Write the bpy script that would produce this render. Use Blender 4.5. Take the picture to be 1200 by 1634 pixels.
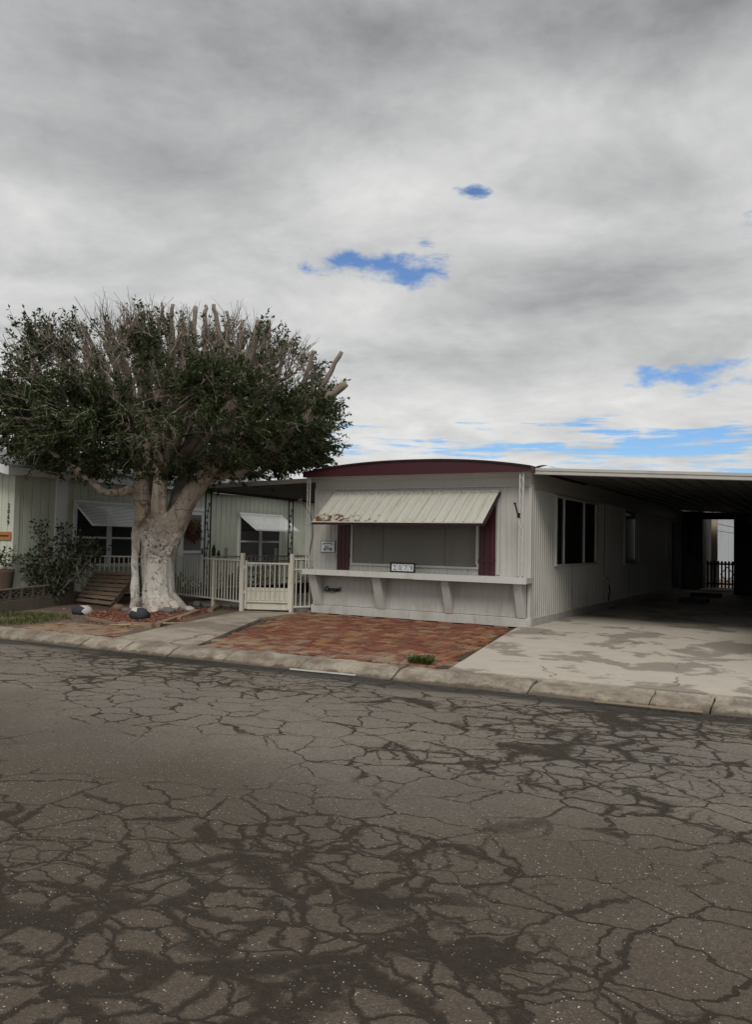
import bpy, bmesh, math, random
import numpy as np
from mathutils import Vector, Matrix, noise as mnoise

# ------------------------------------------------------------------ scene, camera, sky, sun
for o in list(bpy.data.objects): bpy.data.objects.remove(o)
SC = bpy.context.scene
COL = SC.collection
R = math.radians
random.seed(7); RNG = np.random.default_rng(7)

CAM = Vector((4.3155, -12.7095, 1.3326)); YAW, PITCH, ROLL, FPX = .5177, .0367, .0197, 1287.3
FW = Vector((-math.sin(YAW), math.cos(YAW), 0)); RT = Vector((math.cos(YAW), math.sin(YAW), 0)); UP = Vector((0, 0, 1))
def ray(u, v):                        # photo pixel (1200x1634) -> direction
    a, b = u-600, v-817
    uu = math.cos(ROLL)*a+math.sin(ROLL)*b; vv = -math.sin(ROLL)*a+math.cos(ROLL)*b
    x = uu/FPX; z2 = -vv/FPX
    y = math.cos(PITCH)-math.sin(PITCH)*z2; z = math.sin(PITCH)+math.cos(PITCH)*z2
    return RT*x+FW*y+UP*z
def at_depth(u, v, D):
    d = ray(u, v); return CAM+d*(D/d.dot(FW))
def on_z(u, v, z=0.):
    d = ray(u, v); return CAM+d*((z-CAM.z)/d.z)

cam = bpy.data.objects.new('camera', bpy.data.cameras.new('camera')); COL.objects.link(cam)
cam.data.sensor_fit = 'HORIZONTAL'; cam.data.sensor_width = 36; cam.data.lens = 36*FPX/1200
cam.data.clip_start = .05; cam.data.clip_end = 2000
cam.location = CAM
fwd = (FW*math.cos(PITCH)+UP*math.sin(PITCH)).normalized()
up0 = (UP*math.cos(PITCH)-FW*math.sin(PITCH)).normalized()
xr = RT*math.cos(ROLL)+up0*math.sin(ROLL); yu = -RT*math.sin(ROLL)+up0*math.cos(ROLL)
# image axes: positive roll turns the picture clockwise
xr, yu = RT*math.cos(ROLL)+up0*math.sin(ROLL), up0*math.cos(ROLL)-RT*math.sin(ROLL)
m = Matrix((xr, yu, -fwd)).transposed().to_4x4(); m.translation = CAM
cam.matrix_world = m
SC.camera = cam

SC.render.engine = 'CYCLES'
SC.cycles.max_bounces = 4; SC.cycles.diffuse_bounces = 2; SC.cycles.glossy_bounces = 2; SC.cycles.transmission_bounces = 2; SC.cycles.transparent_max_bounces = 4
SC.cycles.use_denoising = True; SC.cycles.denoising_prefilter = 'ACCURATE'; SC.cycles.denoising_input_passes = 'RGB_ALBEDO_NORMAL'
SC.cycles.use_adaptive_sampling = True; SC.cycles.adaptive_threshold = .02
SC.view_settings.view_transform = 'Standard'; SC.view_settings.look = 'None'
SC.view_settings.gamma = 1; SC.view_settings.exposure = 0.45; SC.view_settings.use_curve_mapping = False

# ---- a small node-writing helper
class NT:
    def __init__(s, tree): s.t = tree; s.n = tree.nodes; s.l = tree.links
    def new(s, kind, **kw):
        n = s.n.new(kind)
        for k, v in kw.items(): setattr(n, k, v)
        return n
    def put(s, sock, v):
        if isinstance(v, bpy.types.NodeSocket): s.l.new(v, sock)
        elif isinstance(v, (tuple, list)) and len(v) == 3 and sock.type == 'RGBA': sock.default_value = (*v, 1)
        else: sock.default_value = v
    def math(s, op, a, b=0., c=None, clamp=False):
        n = s.new('ShaderNodeMath', operation=op, use_clamp=clamp)
        s.put(n.inputs[0], a); s.put(n.inputs[1], b)
        if c is not None: s.put(n.inputs[2], c)
        return n.outputs[0]
    def add(s, a, b): return s.math('ADD', a, b)
    def mul(s, a, b): return s.math('MULTIPLY', a, b)
    def sub(s, a, b): return s.math('SUBTRACT', a, b)
    def vmath(s, op, a, b=None):
        n = s.new('ShaderNodeVectorMath', operation=op); s.put(n.inputs[0], a)
        if b is not None: s.put(n.inputs[1], b)
        return n.outputs[0]
    def step(s, x, lo, hi, a=0., b=1.):          # smoothstep
        n = s.new('ShaderNodeMapRange', interpolation_type='SMOOTHSTEP')
        for i, v in enumerate((x, lo, hi, a, b)): s.put(n.inputs[i], v)
        return n.outputs[0]
    def noise(s, vec, scale, detail=4, rough=.55, dist=0.):
        n = s.new('ShaderNodeTexNoise'); s.put(n.inputs['Vector'], vec)
        n.inputs['Scale'].default_value = scale; n.inputs['Detail'].default_value = detail
        n.inputs['Roughness'].default_value = rough; n.inputs['Distortion'].default_value = dist
        return n.outputs['Fac']
    def noisec(s, vec, scale, detail=2):
        n = s.new('ShaderNodeTexNoise'); s.put(n.inputs['Vector'], vec)
        n.inputs['Scale'].default_value = scale; n.inputs['Detail'].default_value = detail
        return n.outputs['Color']
    def voro(s, vec, scale, feature='F1', rnd=1.):
        n = s.new('ShaderNodeTexVoronoi', feature=feature); s.put(n.inputs['Vector'], vec)
        n.inputs['Scale'].default_value = scale; n.inputs['Randomness'].default_value = rnd
        return n
    def mix(s, f, a, b, blend='MIX'):
        n = s.new('ShaderNodeMix', data_type='RGBA', blend_type=blend)
        s.put(n.inputs[0], f); s.put(n.inputs[6], a); s.put(n.inputs[7], b)
        return n.outputs[2]
    def ramp(s, f, stops):
        n = s.new('ShaderNodeValToRGB'); s.put(n.inputs[0], f)
        e = n.color_ramp.elements
        while len(e) < len(stops): e.new(.5)
        for i, (p, c) in enumerate(stops): e[i].position = p; e[i].color = (*c, 1)
        return n.outputs[0]
    def scale(s, vec, sc): return s.vmath('MULTIPLY', vec, sc)
    def sep(s, vec):
        n = s.new('ShaderNodeSeparateXYZ'); s.put(n.inputs[0], vec); return n.outputs
    def comb(s, x, y, z):
        n = s.new('ShaderNodeCombineXYZ')
        for i, v in enumerate((x, y, z)): s.put(n.inputs[i], v)
        return n.outputs[0]
    def pos(s): return s.new('ShaderNodeNewGeometry').outputs['Position']
    def rnd(s): return s.new('ShaderNodeObjectInfo').outputs['Random']
    def attr(s, name): return s.new('ShaderNodeAttribute', attribute_name=name).outputs['Fac']

SUN_EL, SUN_AZ = R(48), R(155)        # azimuth clockwise from +Y: behind the camera
SUN_DIR = Vector((math.sin(SUN_AZ)*math.cos(SUN_EL), math.cos(SUN_AZ)*math.cos(SUN_EL), math.sin(SUN_EL)))

def build_world():
    w = bpy.data.worlds.new('World'); SC.world = w; w.use_nodes = True
    w.cycles.sampling_method = 'MANUAL'; w.cycles.sample_map_resolution = 256
    w.node_tree.nodes.clear(); N = NT(w.node_tree)
    sky = N.new('ShaderNodeTexSky', sky_type='NISHITA')
    sky.sun_disc = False; sky.sun_elevation = SUN_EL; sky.sun_rotation = SUN_AZ
    sky.air_density = 1.0; sky.dust_density = .6; sky.ozone_density = 2.0
    d = N.vmath('NORMALIZE', N.new('ShaderNodeTexCoord').outputs['Generated'])
    x, y, z = N.sep(d)[:3]
    az = N.math('ARCTAN2', x, y); el = N.math('ARCSINE', z); pol = N.comb(az, el, 0.)
    zc = N.math('MAXIMUM', z, 0.0)
    den = N.add(zc, .16)
    q = N.comb(N.math('DIVIDE', x, den), N.math('DIVIDE', y, den), 0.)     # the cloud deck seen from below
    warp = N.scale(N.vmath('SUBTRACT', N.noisec(q, 1.3, 1), (.5, .5, .5)), (.5, .5, .5))
    qw = N.vmath('ADD', q, warp)
    n1 = N.noise(qw, .85, 4, .54)                 # great rolls
    n2 = N.noise(N.vmath('ADD', qw, (7.3, 2.1, 0)), 2.6, 5, .60)
    ae = N.comb(az, N.mul(el, 1.9), 0.)
    aw = N.vmath('ADD', ae, N.scale(N.vmath('SUBTRACT', N.noisec(ae, 16, 2), (.5, .5, .5)), (.035, .035, 0)))
    n3 = N.noise(aw, 22, 5, .60)                  # ragged edges and small puffs
    ns = N.noise(N.comb(N.mul(az, 3.2), N.mul(el, 42.), 3.3), 1.7, 4, .62, 0.)   # flat streaks near the horizon
    def blob(u, v, su, sv):
        r = ray(u, v).normalized(); a0 = math.atan2(r.x, r.y); e0 = math.asin(r.z)
        k = 2.3/FPX
        mp = N.new('ShaderNodeMapping', vector_type='TEXTURE'); N.put(mp.inputs[0], pol)
        mp.inputs['Location'].default_value = (a0, e0, 0); mp.inputs['Scale'].default_value = (su*k, sv*k, 1)
        gr = N.new('ShaderNodeTexGradient', gradient_type='QUADRATIC_SPHERE'); N.put(gr.inputs[0], mp.outputs[0])
        return gr.outputs['Fac']
    # grey level of the clouds
    g = N.add(.445, N.mul(N.sub(n1, .5), .36)); g = N.add(g, N.mul(N.sub(n2, .5), .36))
    g = N.add(g, N.mul(N.sub(n3, .5), .10))
    g = N.add(g, N.mul(N.step(el, .0, .30, 1, 0), .07))                    # brighter low down
    for (u, v, su, sv, am) in ((560, 300, 190, 70, .12), (950, 470, 190, 60, -.17), (560, 480, 150, 50, .13),
                               (260, 240, 220, 60, -.10), (130, 350, 200, 40, .08), (930, 170, 170, 70, .12), (1010, 300, 130, 50, -.10),
                               (620, 50, 340, 120, -.25), (1150, 0, 230, 90, -.22), (120, 90, 300, 130, -.20), (300, 270, 200, 50, -.08), (850, 380, 120, 30, .10), (620, 575, 140, 26, -.09), (1000, 640, 300, 22, .08)):
        g = N.math('MULTIPLY_ADD', blob(u, v, su, sv), am*.95, g)
    g = N.math('MAXIMUM', g, .10)
    tint = N.mix(N.step(g, .25, .65), (.96, .985, 1.0), (1.0, 1.0, .975))
    cloud = N.scale(tint, N.comb(N.mul(g, 10), N.mul(g, 10), N.mul(g, 10)))
    # breaks in the deck
    gap = 0.
    for (u, v, su, sv, am) in ((575, 420, 100, 20, .95), (655, 440, 70, 26, .85), (752, 308, 38, 11, .85), (1110, 600, 105, 26, 1.05), (1195, 365, 22, 20, .7), (685, 385, 30, 16, .5)):
        gap = N.math('MULTIPLY_ADD', blob(u, v, su, sv), am*1.2, gap)
    gapf = N.add(gap, N.mul(N.sub(n3, .5), 2.6))
    blue1 = N.mul(N.step(gapf, .40, 1.15), N.step(gap, .03, .25))
    low = N.mul(N.step(el, .045, .085), N.step(el, .12, .165, 1, 0))
    low = N.mul(low, N.add(.35, blob(1060, 686, 330, 60)))
    blue2 = N.step(N.add(N.add(ns, N.mul(N.sub(n3, .5), .30)), N.mul(low, .22)), .63, .77)
    blue = N.math('MAXIMUM', N.mul(blue1, .95), N.mul(blue2, N.step(low, .02, .2)), clamp=True)
    skyc = N.mix(1.0, sky.outputs[0], (.50, .66, .86), 'MULTIPLY')
    col = N.mix(blue, cloud, skyc)
    bg = N.new('ShaderNodeBackground'); N.put(bg.inputs[0], col); bg.inputs[1].default_value = .1
    out = N.new('ShaderNodeOutputWorld'); N.l.new(bg.outputs[0], out.inputs[0])
build_world()

sl = bpy.data.lights.new('sun', 'SUN'); sl.energy = 1.5; sl.angle = R(24); sl.color = (1, .95, .88)
so = bpy.data.objects.new('sun', sl); COL.objects.link(so)
so.rotation_euler = SUN_DIR.to_track_quat('Z', 'Y').to_euler(); so.location = (0, -20, 30)

# ------------------------------------------------------------------ mesh and object helpers
class MB:
    """collects geometry in world coordinates; build() links it as one mesh object"""
    def __init__(s): s.v = []; s.f = []; s.a = []
    def add(s, vs, fs, a=0.):
        o = len(s.v); s.v.extend([tuple(p) for p in vs]); s.f.extend([tuple(i+o for i in f) for f in fs]); s.a.extend([a]*len(vs)); return s
    def box(s, a, b, mat=None, bev=0., at=0.):
        x0, y0, z0 = [min(p, q) for p, q in zip(a, b)]; x1, y1, z1 = [max(p, q) for p, q in zip(a, b)]
        if bev <= 0:
            vs = [(x, y, z) for z in (z0, z1) for y in (y0, y1) for x in (x0, x1)]
            fs = [(0, 2, 3, 1), (4, 5, 7, 6), (0, 1, 5, 4), (2, 6, 7, 3), (0, 4, 6, 2), (1, 3, 7, 5)]
        else:                         # chamfered on the top rim and the upright edges
            c = bev
            def ring(e, z): return [(x0+e, y0, z), (x1-e, y0, z), (x1, y0+e, z), (x1, y1-e, z), (x1-e, y1, z), (x0+e, y1, z), (x0, y1-e, z), (x0, y0+e, z)]
            def ring2(z): return [(x0+c+c*.4, y0+c, z), (x1-c*1.4, y0+c, z), (x1-c, y0+c*1.4, z), (x1-c, y1-c*1.4, z), (x1-c*1.4, y1-c, z), (x0+c*1.4, y1-c, z), (x0+c, y1-c*1.4, z), (x0+c, y0+c*1.4, z)]
            vs = ring(c, z0)+ring(c, z1-c)+ring2(z1)
            fs = [tuple(range(7, -1, -1)), tuple(range(16, 24))]
            for L in (0, 8):
                for i in range(8): fs.append((L+i, L+(i+1) % 8, L+8+(i+1) % 8, L+8+i))
        if mat is not None: vs = [mat @ Vector(p) for p in vs]
        return s.add(vs, fs, at)
    def bar(s, p, q, w, h=None, up=(0, 0, 1), at=0.):
        p, q = Vector(p), Vector(q); h = h or w; d = (q-p); L = d.length
        if L < 1e-6: return s
        d.normalize(); sd = d.cross(Vector(up))
        if sd.length < 1e-4: sd = d.cross(Vector((0, 1, 0)))
        sd.normalize(); u = sd.cross(d)
        vs = []
        for e in (p, q):
            for i, j in ((-1, -1), (1, -1), (1, 1), (-1, 1)): vs.append(e+sd*(i*w/2)+u*(j*h/2))
        return s.add(vs, [(3, 2, 1, 0), (4, 5, 6, 7), (0, 1, 5, 4), (1, 2, 6, 5), (2, 3, 7, 6), (3, 0, 4, 7)], at)
    def tube(s, pts, rad, n=6, cap=True, at=0.):
        pts = [Vector(p) for p in pts]; k = len(pts)
        if not isinstance(rad, (list, tuple)): rad = [rad]*k
        vs = []; ref = None
        for i, p in enumerate(pts):
            t = (pts[min(i+1, k-1)]-pts[max(i-1, 0)])
            if t.length < 1e-7: t = Vector((0, 0, 1))
            t.normalize()
            if ref is None: ref = t.orthogonal().normalized()
            ref = (ref-t*ref.dot(t))
            if ref.length < 1e-5: ref = t.orthogonal()
            ref.normalize(); b = t.cross(ref)
            for j in range(n):
                a = 2*math.pi*j/n; vs.append(p+(ref*math.cos(a)+b*math.sin(a))*rad[i])
        fs = [(i*n+j, i*n+(j+1) % n, (i+1)*n+(j+1) % n, (i+1)*n+j) for i in range(k-1) for j in range(n)]
        if cap: fs += [tuple(range(n-1, -1, -1)), tuple((k-1)*n+j for j in range(n))]
        return s.add(vs, fs, at)
    def prism(s, poly, d, at=0.):         # polygon of 3-D points pushed along d
        poly = [Vector(p) for p in poly]; d = Vector(d); n = len(poly)
        nrm = sum(((poly[i]-poly[0]).cross(poly[i+1]-poly[0]) for i in range(1, n-1)), Vector())
        if nrm.dot(d) > 0: poly = poly[::-1]
        vs = poly+[p+d for p in poly]
        fs = [tuple(range(n)), tuple(range(2*n-1, n-1, -1))]+[((i+1) % n, i, n+i, n+(i+1) % n) for i in range(n)]
        return s.add(vs, fs, at)
    def grid(s, fn, nu, nv, flip=False, at=0.):
        vs = [fn(i/nu, j/nv) for j in range(nv+1) for i in range(nu+1)]
        fs = []
        for j in range(nv):
            for i in range(nu):
                a = j*(nu+1)+i; f = (a, a+1, a+nu+2, a+nu+1); fs.append(f[::-1] if flip else f)
        return s.add(vs, fs, at)
    def mesh(s, name, m=None, smooth=False, attr=None):
        me = bpy.data.meshes.new(name); me.from_pydata(s.v, [], s.f); me.update()
        if m: me.materials.append(m)
        if smooth: me.polygons.foreach_set('use_smooth', [True]*len(me.polygons))
        if attr:
            at = me.attributes.new(attr, 'FLOAT', 'POINT'); at.data.foreach_set('value', s.a)
        return me
    def build(s, name, m, parent=None, smooth=False, attr=None, kind=None):
        return obj(name, s.mesh(name, m, smooth, attr), parent, kind)
def obj(name, me, parent=None, kind=None):
    o = bpy.data.objects.new(name, me); COL.objects.link(o)
    if parent is not None: adopt(o, parent)
    if kind: o['kind'] = kind
    return o
def base_of(p):
    v = Vector()
    while p is not None: v += p.location; p = p.parent
    return v
def adopt(o, parent):
    # meshes are drawn in world coordinates: undo the parent's own offset
    o.parent = parent
    o.matrix_parent_inverse = Matrix.Translation(-base_of(parent)) if parent.get('_b') else Matrix()
def thing(name, label, cat, loc, group=None):
    o = bpy.data.objects.new(name, None); COL.objects.link(o); o.location = loc; o['_b'] = 1; o.empty_display_size = .1
    return tag(o, label, cat, group)
def tag(o, label, cat, group=None):
    o['label'] = label; o['category'] = cat
    if group: o['group'] = group
    return o
def frame(c, xa, ya):                       # 4x4 with local axes
    xa = Vector(xa).normalized(); ya = Vector(ya).normalized(); za = xa.cross(ya)
    mm = Matrix((xa, ya, za)).transposed().to_4x4(); mm.translation = Vector(c); return mm

# ------------------------------------------------------------------ materials
def mat(name, fn, rough=.8, spec=.3, metal=0.):
    mt = bpy.data.materials.new(name); mt.use_nodes = True; mt.node_tree.nodes.clear(); N = NT(mt.node_tree)
    b = N.new('ShaderNodeBsdfPrincipled'); o = N.new('ShaderNodeOutputMaterial'); N.l.new(b.outputs[0], o.inputs[0])
    b.inputs['Roughness'].default_value = rough; b.inputs['Specular IOR Level'].default_value = spec; b.inputs['Metallic'].default_value = metal
    r = fn(N, b)
    if r is not None: N.put(b.inputs['Base Color'], r)
    return mt
def bump(N, b, h, strength=.4, dist=.01):
    n = N.new('ShaderNodeBump'); n.inputs['Strength'].default_value = strength; n.inputs['Distance'].default_value = dist
    N.put(n.inputs['Height'], h); N.l.new(n.outputs[0], b.inputs['Normal'])
def painted(c, dirt=(.2, .17, .13), amt=.5, streak=True, scale=3., rough=.6, grain=.15):
    def fn(N, b):
        p = N.pos(); ps = N.scale(p, (1, 1, .18)) if streak else p
        f = N.step(N.noise(ps, scale*2.2, 6, .6), .48, .78); g = N.noise(p, scale*.5, 3)
        c1 = N.mix(N.mul(g, .35), c, tuple(v*.72 for v in c))
        c1 = N.mix(N.mul(f, amt), c1, dirt)
        fine = N.noise(p, 60, 3); c1 = N.mix(N.mul(fine, grain), c1, tuple(v*.6 for v in c))
        bump(N, b, N.noise(p, 35, 4), .15, .004)
        return c1
    return fn
M = {}
def siding(N, b):
    p = N.pos(); z = N.sep(p)[2]
    c = N.mix(N.noise(p, 1.1, 4), (.405, .40, .37), (.48, .472, .445))
    st = N.step(N.noise(N.scale(p, (1, 1, .09)), 14, 5, .65), .5, .8)
    c = N.mix(N.mul(st, .25), c, (.20, .17, .13))
    low = N.mul(N.step(z, .75, .0), N.step(N.noise(N.scale(p, (1, 1, .5)), 5, 6, .6), .42, .72))
    c = N.mix(N.mul(low, .35), c, (.20, .16, .12))
    sp = N.step(N.noise(p, 23, 4, .6), .68, .76); c = N.mix(N.mul(sp, .5), c, (.20, .15, .10))
    N.put(b.inputs['Roughness'], N.add(.42, N.mul(st, .3)))
    bump(N, b, N.noise(p, 9, 4), .25, .006)
    return c
def rebuild(name, fn, **k): M[name] = mat(name, fn, **k)
rebuild('siding', siding, rough=.55, spec=.35)
rebuild('trim_white', painted((.54, .535, .51), amt=.3), rough=.5)
rebuild('trim_cool', painted((.72, .74, .74), amt=.15), rough=.45)
rebuild('fence_paint', painted((.60, .58, .50), (.22, .15, .10), .35, True, 8), rough=.5)
rebuild('maroon', painted((.052, .010, .016), (.035, .02, .02), .5, True, 3, .5, .25), rough=.42, spec=.4)
rebuild('maroon_dark', painted((.026, .008, .010), (.02, .014, .014), .5), rough=.5)
rebuild('iron', painted((.022, .022, .022), (.07, .04, .025), .3, False, 12), rough=.5)
rebuild('black', painted((.012, .012, .013), amt=.1), rough=.45)
rebuild('green_siding', painted((.545, .575, .475), (.26, .26, .20), .4, True, 2.5), rough=.65)
rebuild('grey_wall', painted((.42, .45, .48), amt=.2), rough=.6)
rebuild('beige', painted((.50, .42, .31), amt=.25), rough=.6)
rebuild('cream', painted((.58, .555, .465), (.25, .20, .13), .35, True, 5), rough=.5)
rebuild('dark_wood', painted((.035, .026, .020), amt=.2), rough=.75)
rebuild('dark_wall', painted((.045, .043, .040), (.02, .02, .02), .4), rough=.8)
rebuild('dark_door', painted((.085, .08, .072), amt=.3), rough=.6)
rebuild('screen', painted((.17, .165, .145), (.11, .10, .09), .6, True, 1.2, .8, .1), rough=.5)
rebuild('drape', painted((.30, .20, .11), amt=.3), rough=.9)
rebuild('galv', painted((.45, .46, .46), amt=.3), rough=.35, metal=.6)

def f_awning(N, b):
    p = N.pos(); x, y, z = N.sep(p)[:3]
    c = N.mix(N.noise(N.scale(p, (3, 1, 1)), 2.2, 5), (.44, .42, .35), (.385, .40, .375))
    edge = N.step(z, 1.98, 1.66); left = N.step(x, -1.9, -3.6)
    n = N.noise(p, 11, 7, .66, .4)
    rust = N.step(N.add(n, N.mul(N.mul(edge, N.add(.35, N.mul(left, .75))), .26)), .70, .76)
    c = N.mix(N.mul(N.step(N.noise(N.scale(p, (8, .8, .8)), 2.2, 5), .45, .75), .5), c, (.27, .23, .165))
    c = N.mix(rust, c, N.mix(N.noise(p, 30, 3), (.035, .018, .010), (.20, .085, .035)))
    bump(N, b, N.add(N.noise(p, 30, 4), rust), .3, .004)
    return c
rebuild('awning_metal', f_awning, rough=.5, spec=.4)
def f_glass(N, b):
    b.inputs['Metallic'].default_value = 0.; b.inputs['IOR'].default_value = 1.6
    return N.mix(N.noise(N.pos(), 1.5, 2), (.012, .014, .017), (.022, .024, .028))
rebuild('glass', f_glass, rough=.08, spec=.6)
rebuild('far_glass', f_glass, rough=.15, spec=.5)
def f_concrete(N, b):
    p = N.pos(); n = N.noise(p, .9, 7, .6, .3); n2 = N.noise(p, 4.5, 6, .6)
    c = N.mix(n2, (.355, .32, .27), (.47, .428, .365))
    damp = N.step(N.add(n, N.mul(N.sub(n2, .5), .15)), .515, .56)
    c = N.mix(N.mul(damp, .68), c, (.16, .138, .11))
    sp = N.step(N.noise(p, 38, 5, .7), .62, .72); c = N.mix(N.mul(sp, .45), c, (.10, .08, .06))
    cr = N.voro(N.vmath('ADD', p, N.scale(N.vmath('SUBTRACT', N.noisec(p, 3, 4), (.5, .5, .5)), (.5, .5, 0))), .55, 'DISTANCE_TO_EDGE').outputs['Distance']
    crk = N.mul(N.step(cr, .012, .0), N.step(N.noise(p, .7, 2), .5, .6)); c = N.mix(N.mul(crk, .8), c, (.05, .04, .03))
    N.put(b.inputs['Roughness'], N.sub(.88, N.mul(damp, .18)))
    bump(N, b, N.sub(N.add(N.noise(p, 90, 4), n2), N.mul(crk, 2.)), .3, .006)
    return c
rebuild('concrete', f_concrete, rough=.85)
def f_walk(N, b):
    c = f_concrete(N, b); p = N.pos(); return N.mix(N.add(.35, N.mul(N.step(N.noise(p, 2.2, 6, .65), .42, .68), .4)), c, (.17, .135, .10))
rebuild('old_concrete', f_walk, rough=.9)
def f_kerb(N, b):
    p = N.pos(); n = N.noise(p, 3.3, 7, .65)
    c = N.mix(N.step(n, .3, .7), (.15, .122, .094), (.35, .31, .25))
    c = N.mix(N.mul(N.step(N.noise(p, 14, 6, .7), .52, .7), .6), c, (.11, .085, .064))
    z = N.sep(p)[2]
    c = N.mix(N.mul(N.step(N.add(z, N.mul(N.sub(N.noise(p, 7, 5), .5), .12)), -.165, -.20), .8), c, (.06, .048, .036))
    v = N.voro(p, 70).outputs['Distance']; c = N.mix(N.mul(N.step(v, .42, .2), N.mul(N.step(N.noise(p, 2.3, 4), .45, .6), .45)), c, (.10, .08, .06))
    bump(N, b, N.add(N.noise(p, 60, 5), N.mul(v, .7)), .7, .012)
    return c
rebuild('kerb', f_kerb, rough=.92)
def f_block(N, b):
    p = N.pos(); c = N.mix(N.noise(p, 5, 6), (.105, .085, .07), (.175, .145, .12))
    c = N.mix(N.mul(N.rnd(), .4), c, (.10, .088, .078))
    bump(N, b, N.noise(p, 80, 4), .5, .008); return c
rebuild('block', f_block, rough=.95)
def f_asphalt(N, b):
    p0 = N.pos(); x, y, z = N.sep(p0)[:3]; p = N.comb(x, y, 0.)
    w1 = N.scale(N.vmath('SUBTRACT', N.noisec(p, 2.4, 3), (.5, .5, .5)), (.30, .30, 0))
    w2 = N.scale(N.vmath('SUBTRACT', N.noisec(p, 13, 5), (.5, .5, .5)), (.10, .10, 0))
    pw = N.vmath('ADD', N.vmath('ADD', p, w1), w2)
    zone = N.noise(N.vmath('ADD', N.scale(p, (.55, 1., 1.)), (1.7, 4.6, 0)), .42, 4, .5)          # where the surface has broken up
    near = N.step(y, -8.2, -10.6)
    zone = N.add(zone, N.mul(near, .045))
    dA = N.voro(N.scale(pw, (.78, 1., 1.)), 3.1, 'DISTANCE_TO_EDGE').outputs['Distance']
    dB = N.voro(N.vmath('ADD', N.scale(pw, (.8, 1, 1)), (3.7, 9.1, 0)), 6.0, 'DISTANCE_TO_EDGE').outputs['Distance']
    heavy = N.step(zone, .49, .66)
    jit = N.add(N.noise(p, 20, 6, .72), N.mul(N.sub(N.noise(p, 110, 2), .5), .8))
    wA = N.add(.010, N.mul(heavy, N.mul(N.step(N.noise(p, 1.3, 4, .6), .30, .75), .24)))
    eA = N.step(N.add(dA, N.mul(N.sub(jit, .5), .10)), wA, N.mul(wA, .25))
    eB = N.mul(N.step(N.add(dB, N.mul(N.sub(jit, .5), .09)), N.add(.012, N.mul(heavy, .075)), .004), N.step(zone, .50, .60))
    brk = N.step(N.noise(p, 1.1, 4), .40, .52)
    thin = N.mul(N.step(dA, .030, .008), N.mul(brk, N.step(zone, .40, .46)))
    blot = N.mul(N.step(N.noise(pw, 1.7, 5, .62), .60, .68), N.step(zone, .48, .62))
    crumb = N.step(N.noise(p, 48, 4, .7), .30, .52)
    dark = N.math('MAXIMUM', N.math('MAXIMUM', N.mul(eA, N.step(zone, .43, .50)), eB), N.math('MAXIMUM', thin, N.mul(blot, .85)), clamp=True)
    dark = N.mul(dark, N.add(.55, N.mul(crumb, .45)))
    soft = N.mul(N.step(N.add(dA, N.mul(N.sub(jit, .5), .12)), N.add(.03, N.mul(heavy, .22)), 0.), N.step(zone, .40, .58))
    # stone chips in the binder
    v = N.voro(p, 105); chip = v.outputs['Distance']; cc = N.new('ShaderNodeSeparateColor'); N.l.new(v.outputs['Color'], cc.inputs[0])
    rnd = cc.outputs[0]
    base = N.mix(N.noise(p, .5, 5), (.150, .129, .106), (.200, .176, .146))
    base = N.mix(N.step(N.noise(N.vmath('ADD', p, (5, 1, 0)), .33, 3), .5, .62), base, (.145, .130, .116))
    base = N.mix(N.mul(N.step(N.noise(p, 7, 5, .7), .42, .7), .35), base, (.085, .07, .055))
    base = N.mix(N.mul(N.step(N.noise(p, 34, 3, .7), .45, .68), .40), base, (.24, .21, .172))
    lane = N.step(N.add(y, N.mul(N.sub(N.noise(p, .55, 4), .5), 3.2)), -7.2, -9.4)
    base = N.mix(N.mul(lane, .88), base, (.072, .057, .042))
    base = N.mix(N.mul(N.step(chip, .5, .25), N.mul(rnd, .55)), base, (.20, .175, .14))
    lite = N.mul(N.math('GREATER_THAN', rnd, .975), N.step(chip, .42, .3)); base = N.mix(N.mul(lite, .9), base, (.50, .47, .42))
    base = N.mix(N.mul(N.step(N.noise(p, 42, 4, .72), .46, .70), .65), base, (.040, .033, .027))
    base = N.mix(N.mul(soft, .40), base, (.075, .056, .04))
    dirt = N.mix(N.noise(p, 26, 4), (.016, .013, .011), (.055, .040, .028))
    dirt = N.mix(N.mul(lite, .6), dirt, (.34, .32, .28))
    gut = N.add(y, N.mul(x, -.045))                      # wet and soot along the gutter
    wet = N.mul(N.step(N.add(gut, N.mul(N.sub(N.noise(N.scale(p, (.35, 1, 1)), 2.6, 5), .5), .75)), -5.26, -4.86), .92)
    c = N.mix(dark, base, dirt); c = N.mix(wet, c, (.030, .026, .022))
    N.put(b.inputs['Roughness'], N.sub(.93, N.mul(wet, .35)))
    h = N.sub(N.add(N.mul(N.sub(1., chip), .35), N.mul(N.noise(p, 22, 4), .5)), N.mul(dark, 1.5))
    bump(N, b, h, .75, .012)
    return c
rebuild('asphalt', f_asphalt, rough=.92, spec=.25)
def f_dirt(N, b):
    p = N.pos(); c = N.mix(N.noise(p, 3, 7, .65), (.085, .058, .04), (.19, .14, .10))
    c = N.mix(N.step(N.noise(p, 1.1, 4), .5, .65), c, (.16, .12, .085))
    v = N.voro(p, 45); c = N.mix(N.mul(N.step(v.outputs['Distance'], .35, .15), .5), c, (.26, .19, .14))
    bump(N, b, N.add(N.noise(p, 25, 6), v.outputs['Distance']), .8, .02); return c
rebuild('dirt', f_dirt, rough=.97)
rebuild('sand_joint', lambda N, b: N.mix(N.noise(N.pos(), 14, 4), (.035, .027, .02), (.085, .065, .048)), rough=.97)
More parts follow.
